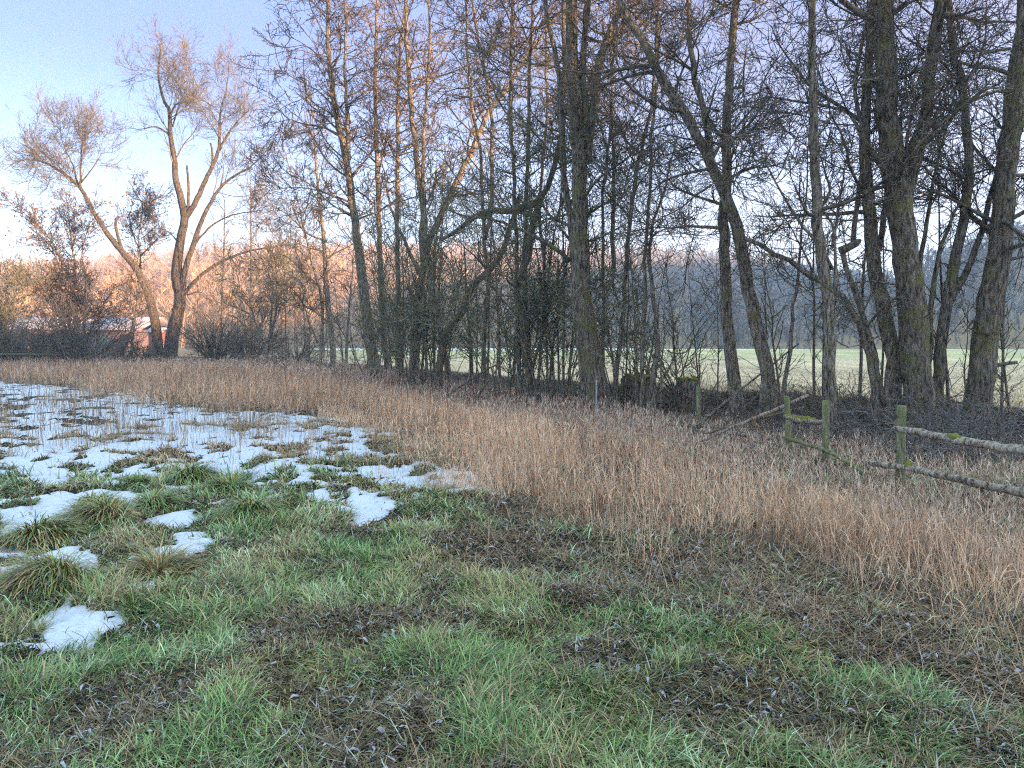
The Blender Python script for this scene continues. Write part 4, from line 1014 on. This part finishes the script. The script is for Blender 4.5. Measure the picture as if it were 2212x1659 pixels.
def make_reeds():
    g = Geo()
    x, y = sample(900000, 3.8, 60, 1.5)
    m = (sdist(x, y, REED) + (fbm(x * 1.1, y * 1.1, 3) - .5) * 2.2 + RS.normal(size=len(x)) * .18) > 0
    dn = fbm(x * .8 + 9, y * .8, 3)
    m &= RS.rand(len(x)) < np.clip(.16 + 2.4 * (dn - .32), .10, 1) * np.where(np.hypot(x, y) < 14, .60, .66)
    x, y = x[m], y[m]; M = len(x); r = np.hypot(x, y)
    edge = sstep(0, 1.0, sdist(x, y, REED))
    h = height(x, y)
    hn = fbm(x * .6 + 30, y * .6, 3)
    ln = (.15 + .36 * RS.rand(M) + .30 * hn) * (.5 + .5 * edge) * np.where(r > 16, 1.25, 1.0)
    az = fbm(x * .9 + 3, y * .9, 2) * 16 + RS.normal(size=M) * 1.3; lean = np.abs(RS.normal(size=M)) * .30 + .25 * fbm(x * 1.6, y * 1.6 + 8, 2)
    br = RS.rand(M) < .42; lean = np.where(br, .6 + 1.0 * RS.rand(M), lean); ln = np.where(br, ln * .75, ln)
    cu = np.where(br, .22 * RS.normal(size=M), .10 * RS.normal(size=M))
    w = np.clip(.0028 + .0026 * RS.rand(M) ** 2, 0, 1) * np.clip(r / 9, .9, 3.2)
    v = RS.rand(M, 1); z = fbm(x * .35, y * .35, 3)[:, None]
    col = mixc([.54, .32, .19], [.93, .63, .41], v) * (.75 + .55 * z)
    gr = RS.rand(M, 1) < .22; col = np.where(gr, mixc([.18, .12, .09], [.40, .30, .24], v), col)
    lf = sstep(22, 34, r)[:, None]; col = col * (1 - .12 * lf)
    b = np.stack([x, y, h - .01], -1)
    tip = blades(g, b, ln, az, lean, cu, w, col, 3)
    # leaves hanging off a third of the stalks
    s = RS.rand(M) < .34; k = s.sum(); f = .35 + .5 * RS.rand(k)
    bb = b[s] * (1 - f[:, None]) + tip[s] * f[:, None]
    blades(g, bb, .08 + .14 * RS.rand(k), RS.rand(k) * 6.283, .4 + .6 * RS.rand(k), .3 + .4 * RS.rand(k), w[s] * 1.3, col[s] * (.85 + .3 * RS.rand(k, 1)), 3)
    # flattened litter of stalks at the base
    tag(link("dry_grass", g.mesh("dry_grass"), M_reed), 'tall dry tan grass and stalks standing in a broad band', 'dry grass', kind='stuff')
make_reeds()

def make_weeds():
    g = Geo()
    x, y = sample(150000, 5, 62, 1.3)
    m = (sdist(x, y, WEED) + (fbm(x * .9 + 4, y * .9, 3) - .5) * 1.2) > 0
    x, y = x[m], y[m]; M = len(x); r = np.hypot(x, y); h = height(x, y)
    v = RS.rand(M, 1)
    ln = (.12 + .34 * RS.rand(M) ** 1.3) * np.where(r > 24, 1.7, np.where(x > 2.6, .62, 1.0)); w = (.0035 + .003 * RS.rand(M)) * np.clip(r / 10, .9, 3.2)
    col = mixc([.34, .22, .155], [.72, .53, .40], v)
    b = np.stack([x, y, h - .01], -1); az = RS.rand(M) * 6.283
    tip = blades(g, b, ln, az, np.abs(RS.normal(size=M)) * .2, .06 * RS.normal(size=M), w, col, 3)
    for q in range(3):
        f = .4 + .6 * RS.rand(M); bb = b * (1 - f[:, None]) + tip * f[:, None]
        blades(g, bb, .05 + .1 * RS.rand(M), RS.rand(M) * 6.283, .3 + .9 * RS.rand(M), .3 * RS.normal(size=M), w * 1.4, col * (.8 + .4 * RS.rand(M, 1)), 2)
    tag(link("dead_weeds", g.mesh("dead_weeds"), M_reed), 'grey-brown dead nettles and weeds in front of the trees', 'weeds', kind='stuff')
make_weeds()

def make_sparse():
    g = Geo()
    x, y = sample(60000, 6, 34, 1.2, -44, 4)
    cl = fbm(x * 1.4 + 50, y * 1.0, 3)
    m = (sdist(x, y, SPARSE) > 0) & (RS.rand(len(x)) < np.clip((cl - .38) * 3.2, .08, 1) * .8)
    m |= (sdist(x, y, SNOW) > 0) & (RS.rand(len(x)) < .012)
    x, y = x[m], y[m]; M = len(x); r = np.hypot(x, y); h = height(x, y); v = RS.rand(M, 1)
    ln = .12 + .42 * RS.rand(M) ** 1.5; w = (.003 + .002 * RS.rand(M)) * np.clip(r / 9, .9, 2.4)
    col = np.where(RS.rand(M, 1) < .3, mixc([.10, .07, .055], [.2, .15, .12], v), mixc([.34, .22, .13], [.52, .38, .24], v))
    b = np.stack([x, y, h], -1); az = RS.rand(M) * 6.283; lean = np.abs(RS.normal(size=M)) * .3
    tip = blades(g, b, ln, az, lean, .08 * RS.normal(size=M), w, col, 3)
    s = RS.rand(M) < .5; k = s.sum()
    blades(g, b[s] * .4 + tip[s] * .6, .05 + .1 * RS.rand(k), RS.rand(k) * 6.283, .6 + .6 * RS.rand(k), .3 * RS.normal(size=k), w[s] * 1.2, col[s], 2)
    tag(link("sparse_stalks", g.mesh("sparse_stalks"), M_reed), 'scattered dry stalks poking through the snow', 'dry stalks', kind='stuff')
make_sparse()

# ------------------------------------------------------------------ green grass
def grass_cols(M, x, y):
    v = RS.rand(M, 1); n = fbm(x * 1.7 + 70, y * 1.7, 3)[:, None]; n2 = fbm(x * .7 + 20, y * .7 + 3, 3)[:, None]
    c = mixc([.045, .10, .025], [.28, .42, .13], v ** 1.4) * (.75 + .6 * n2)
    yel = np.clip((n - .42) * 3.0, 0, 1); c = c * (1 - .5 * yel) + .5 * yel * np.array([.42, .39, .14])
    frost = (RS.rand(M, 1) < .50 * np.clip((fbm(x * 1.9 + 7, y * 1.9 + 80, 3)[:, None] - .42) * 5, 0.10, 1)); c = np.where(frost, c * .5 + np.array([.34, .42, .27]) * (.5 + .8 * v), c)
    straw = RS.rand(M, 1) < (.12 + .45 * np.clip((n - .47) * 4, 0, 1)); c = np.where(straw, mixc([.22, .14, .07], [.58, .44, .24], v), c)
    return c
def make_grass():
    g = Geo()
    x, y = sample(440000, 2.2, 16, 1.5)
    rd = sdist(x, y, REED) > -.05
    snw = snow_s(x, y); sn = (snw > .04) & (sdist(x, y, SNOW) > 0)
    lit = sstep(-.5, .5, sdist(x, y, LITTER))
    cl = fbm(x * 2.4 + 33, y * 2.4, 3)
    clb = fbm(x * .8 + 3, y * .8 + 60, 3)
    right = sstep(-1.5, 2.5, x) 
    p = np.clip((cl - .38 - .05 * right) * 4.5, 0.04, 1) * np.clip((clb - .24) * 3.5 + .3, .15, 1)
    p = np.maximum(p, .62)
    p = p * (1 - .80 * lit) * np.where(rd, .06, 1) * np.where(y > 9.5, .55, 1)
    insn = sdist(x, y, SNOW) > 0; p = np.where(insn, np.maximum(p, .85), p)
    m = (RS.rand(len(x)) < np.where(sn, .16 * sstep(.9, .0, snw) * sstep(13, 8, y) + .01, p))
    x, y = x[m], y[m]; cl = cl[m]; insn = insn[m]; M = len(x); r = np.hypot(x, y); h = height(x, y)
    base_az = fbm(x * 1.1 + 5, y * 1.1 + 5, 2) * 14; az = base_az + RS.normal(size=M) * 1.3
    ln = (.03 + .085 * np.clip((cl - .42) * 4.5, 0, 1) + .03 * insn) * (.5 + 1.2 * RS.rand(M) ** 1.5)
    w = (.0032 + .0034 * RS.rand(M)) * np.clip(r / 4.5, .9, 2.4)
    col = grass_cols(M, x, y)
    dry = (insn & (RS.rand(M) < sstep(8.5, 11, y) * .9))[:, None]; col = np.where(dry, mixc([.30, .18, .09], [.62, .44, .26], RS.rand(M, 1)), col)
    blades(g, np.stack([x, y, h - .004], -1), ln, az, .3 + .85 * RS.rand(M), .15 + .55 * RS.rand(M), w, col, 3)
    tx, ty = sample(110000, 2.2, 13, 1.5)
    tm = ((snow_s(tx, ty) < 0) | (sdist(tx, ty, SNOW) < 0)) & (sdist(tx, ty, REED) < .4); tx, ty = tx[tm], ty[tm]; K = len(tx); tr = np.hypot(tx, ty)
    tv = RS.rand(K, 1); tc_ = np.where(RS.rand(K, 1) < .08, mixc([.30, .31, .28], [.5, .5, .46], tv), mixc([.06, .04, .02], [.36, .25, .12], tv ** 1.6))
    blades(g, np.stack([tx, ty, height(tx, ty) + .004], -1), .05 + .11 * RS.rand(K), RS.rand(K) * 6.283, 1.0 + .5 * RS.rand(K), .12 * RS.normal(size=K), (.003 + .003 * RS.rand(K)) * np.clip(tr / 4.5, .9, 2.2), tc_, 3)
    tag(link("grass", g.mesh("grass"), M_grass), 'short frosty green meadow grass in patches', 'grass', kind='stuff')
make_grass()

def make_tussocks():
    gl = 'grass tussocks rising out of the snow and turf'
    lab = ["broad green tussock on the snow, farthest of the big ones", "green tussock on the snow just nearer than the farthest one", "dome-shaped green tussock at the snow's lower edge",
           "flat green tussock left of the dome-shaped one on the snow", "large green tussock with brown flattened blades, between snow patches", "low tussock with yellowish blades near the picture edge snow",
           "rust-brown tussock beside the bright open snow patch", "green and brown tussock beside the snow patch by the picture edge", "small round tussock in the middle of the snow field",
           "largest long-bladed green tussock at the very front of the turf", "long-bladed tussock in the turf in front of the snow's edge", "tussock with straw-coloured stalks at the edge of the leaf litter",
           "upright blue-green tussock in the middle of the front turf", "yellow-green tussock between leaf litter patches", "small dark tussock behind the dome-shaped one on the snow",
           "small tussock among the scattered ones at the snow's far left"]
    for k_, (px, py, rad_, kind) in enumerate(TUFTS):
        gx_, gy_ = TG[k_]; z = float(height(gx_, gy_)); root = empty("grass_tussock", (gx_, gy_, z), lab[k_], 'tussock', gl)
        for part_, fr in (("green_blades", {0: .8, 1: .55, 2: .35, 3: .6}[kind]), ("dead_blades", {0: .2, 1: .45, 2: .65, 3: .4}[kind])):
            g = Geo(); M = int((950 if k_ not in (9, 10, 11, 12, 13) else 560) * fr * (rad_ / .4) ** 1.4 * (1.3 if gy_ < 5 else 1.0))
            a = RS.rand(M) * 6.283; cr = rad_ * (.42 if k_ not in (9, 10, 11, 12, 13) else .80); rr = cr * np.sqrt(RS.rand(M)); comb = (k_ * 2.4) % 6.28
            turf = .35 if k_ in (9, 10, 11, 12, 13) else 0.0; M_ = M
            b = np.stack([np.cos(a) * rr * 1.15, np.sin(a) * rr, .075 * rad_ / .4 * (1 - (rr / cr) ** 2) * (.42 * rad_ / cr) ** 2 - .01], -1)
            az = np.arctan2(np.sin(a) + .95 * math.sin(comb), np.cos(a) + .95 * math.cos(comb)) + RS.normal(size=M) * .6; ln = rad_ * (.28 + .5 * RS.rand(M)) * (1 if cr < rad_ * .6 else .62)
            v = RS.rand(M, 1)
            if part_[0] == 'g':
                c = mixc([.06, .11, .02], [.28, .38, .09], v); fz = RS.rand(M, 1) < .15; c = np.where(fz, c * .6 + np.array([.15, .19, .18]), c)
            else:
                c = mixc([.24, .13, .05], [.54, .38, .17], v) if kind != 3 else mixc([.26, .24, .06], [.40, .36, .12], v)
            blades(g, b, ln, az, .2 + turf + .6 * (rr / cr) + .35 * RS.rand(M), .26 + .35 * RS.rand(M), (.0042 + .0035 * RS.rand(M)) * max(.9, math.hypot(gx_, gy_) / 5.5), c, 4)
            link(part_, g.mesh(part_), M_grass, root)
make_tussocks()

# ------------------------------------------------------------------ dead leaves, twig litter
def make_leaves():
    g = Geo()
    x, y = sample(230000, 2.2, 22, 1.35)
    lit = sstep(-.6, .3, sdist(x, y, LITTER)); cl = fbm(x * 2.4 + 33, y * 2.4, 3); l2 = fbm(x * 1.3 + 90, y * 1.3, 3)
    sn = (snow_s(x, y) > 0) & (sdist(x, y, SNOW) > 0)
    bank = sstep(3.6, 2.4, seg_dist(x, y, DITCH))
    rd = (sdist(x, y, REED) > 0)
    right = sstep(-2.5, 2, x)
    p = np.clip(.28 + 1.0 * lit + np.clip((.44 - cl) * 3, 0, .35) + np.clip((l2 - .56) * 4, 0, .5) * (.3 + .7 * right), 0, 1) * np.where(rd, .35, 1) * np.where((y > 8) & ~rd & (bank < .1), .2, 1)
    p = np.maximum(p, bank * .9)
    m = (~sn) & (RS.rand(len(x)) < p)
    x, y = x[m], y[m]; M = len(x); r = np.hypot(x, y); h = height(x, y)
    az = RS.rand(M) * 6.283; L = (.022 + .05 * RS.rand(M) ** 1.5) * np.clip(r / 6, .9, 2.2); w = L * (.06 + .10 * RS.rand(M))
    tl = RS.normal(size=M) * .32
    d = np.stack([np.cos(az) * np.cos(tl), np.sin(az) * np.cos(tl), np.sin(tl)], -1); s = np.stack([-np.sin(az), np.cos(az), RS.normal(size=M) * .35], -1)
    up = np.array([0, 0, 1.])
    p0 = np.stack([x, y, h + .006 + .014 * RS.rand(M)], -1) - d * L[:, None] / 2
    bend = (RS.rand(M) * .3 * L)[:, None]
    V = np.stack([p0, p0 + d * (L * .35)[:, None] + s * w[:, None] + up * bend, p0 + d * (L * .75)[:, None] + s * (w * .7)[:, None] + up * bend * .8, p0 + d * L[:, None],
                  p0 + d * (L * .75)[:, None] - s * (w * .7)[:, None] + up * bend * .8, p0 + d * (L * .35)[:, None] - s * w[:, None] + up * bend,
                  p0 + d * (L * .5)[:, None] + up * bend * .3], 1).reshape(-1, 3)
    b = np.arange(M)[:, None] * 7
    T = np.concatenate([b + np.array([[6, i_, (i_ + 1) % 6]]) for i_ in range(6)])
    v = RS.rand(M, 1); c = mixc([.05, .036, .028], [.24, .17, .13], v ** 1.4)
    fr = RS.rand(M, 1) < .24; c = np.where(fr, mixc([.30, .28, .30], [.58, .57, .62], v), c)
    wm = RS.rand(M, 1) < .08; c = np.where(wm, mixc([.14, .07, .03], [.26, .14, .07], v), c)
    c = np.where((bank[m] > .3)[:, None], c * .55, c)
    vc = np.repeat(c, 7, axis=0).reshape(M, 7, 3); edge = np.ones((M, 7, 1)); edge[:, 6] = .75
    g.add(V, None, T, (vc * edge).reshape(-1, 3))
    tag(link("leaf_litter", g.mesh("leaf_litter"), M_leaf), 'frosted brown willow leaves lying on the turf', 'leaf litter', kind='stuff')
    # thin dead stems, arched and flattened
    g = Geo(); x, y = sample(70000, 2.6, 22, 1.1)
    bank = sstep(4.2, 3.0, seg_dist(x, y, DITCH)); lit = sstep(-.7, .2, sdist(x, y, LITTER))
    m = RS.rand(len(x)) < np.maximum(lit * .75, bank * .7) + .02
    m &= ~((sdist(x, y, SNOW) > 0))
    x, y = x[m], y[m]; M = len(x); h = height(x, y); v = RS.rand(M, 1)
    r = np.hypot(x, y)
    c = mixc([.16, .10, .065], [.48, .32, .20], v)
    blades(g, np.stack([x, y, h + .005], -1), .12 + .35 * RS.rand(M), RS.rand(M) * 6.283, .7 + .7 * RS.rand(M), .10 + .18 * RS.rand(M), (.0022 + .002 * RS.rand(M)) * np.clip(r / 6, .9, 2.5), c, 4)
    tag(link("dead_stems", g.mesh("dead_stems"), M_reed), 'thin arched dead stems flattened over the litter', 'dead stems', kind='stuff')
    # pale grass on the far bank
    g = Geo(); x, y = sample(260000, 16, 70, 1.6, -42, 42)
    dd = seg_dist(x, y, DITCH); m = (beyond(x, y) > .5) & (dd > 2.0) & (RS.rand(len(x)) < .5 * sstep(60, 20, y) + .1)
    x, y = x[m], y[m]; M = len(x); h = height(x, y); v = RS.rand(M, 1); r = np.hypot(x, y)
    c = mixc([.28, .20, .12], [.46, .37, .25], v)
    blades(g, np.stack([x, y, h - .01], -1), (.08 + .22 * RS.rand(M) * sstep(34, 20, r)) * 1.1, RS.rand(M) * 6.283, .4 + .5 * RS.rand(M), .2 + .2 * RS.rand(M), .006 * r / 12, c, 2)
    tag(link("meadow_grass", g.mesh("meadow_grass"), M_reed), 'pale winter grass of the meadow beyond the stream', 'meadow grass', kind='stuff')
make_leaves()

# ------------------------------------------------------------------ air
g = Geo(); box(g, -900, 900, -420, 1100, -8, 112)
mh = bpy.data.materials.new("haze_air"); mh.use_nodes = True; t = mh.node_tree; t.nodes.clear()
ou = t.nodes.new("ShaderNodeOutputMaterial"); pv = t.nodes.new("ShaderNodeVolumePrincipled")
pv.inputs["Color"].default_value = (.76, .83, 1.0, 1); pv.inputs["Density"].default_value = .0011; pv.inputs["Anisotropy"].default_value = .2
t.links.new(pv.outputs[0], ou.inputs["Volume"])
tag(link("haze", g.mesh("haze"), mh), 'thin cold winter haze over the valley', 'haze', kind='stuff')
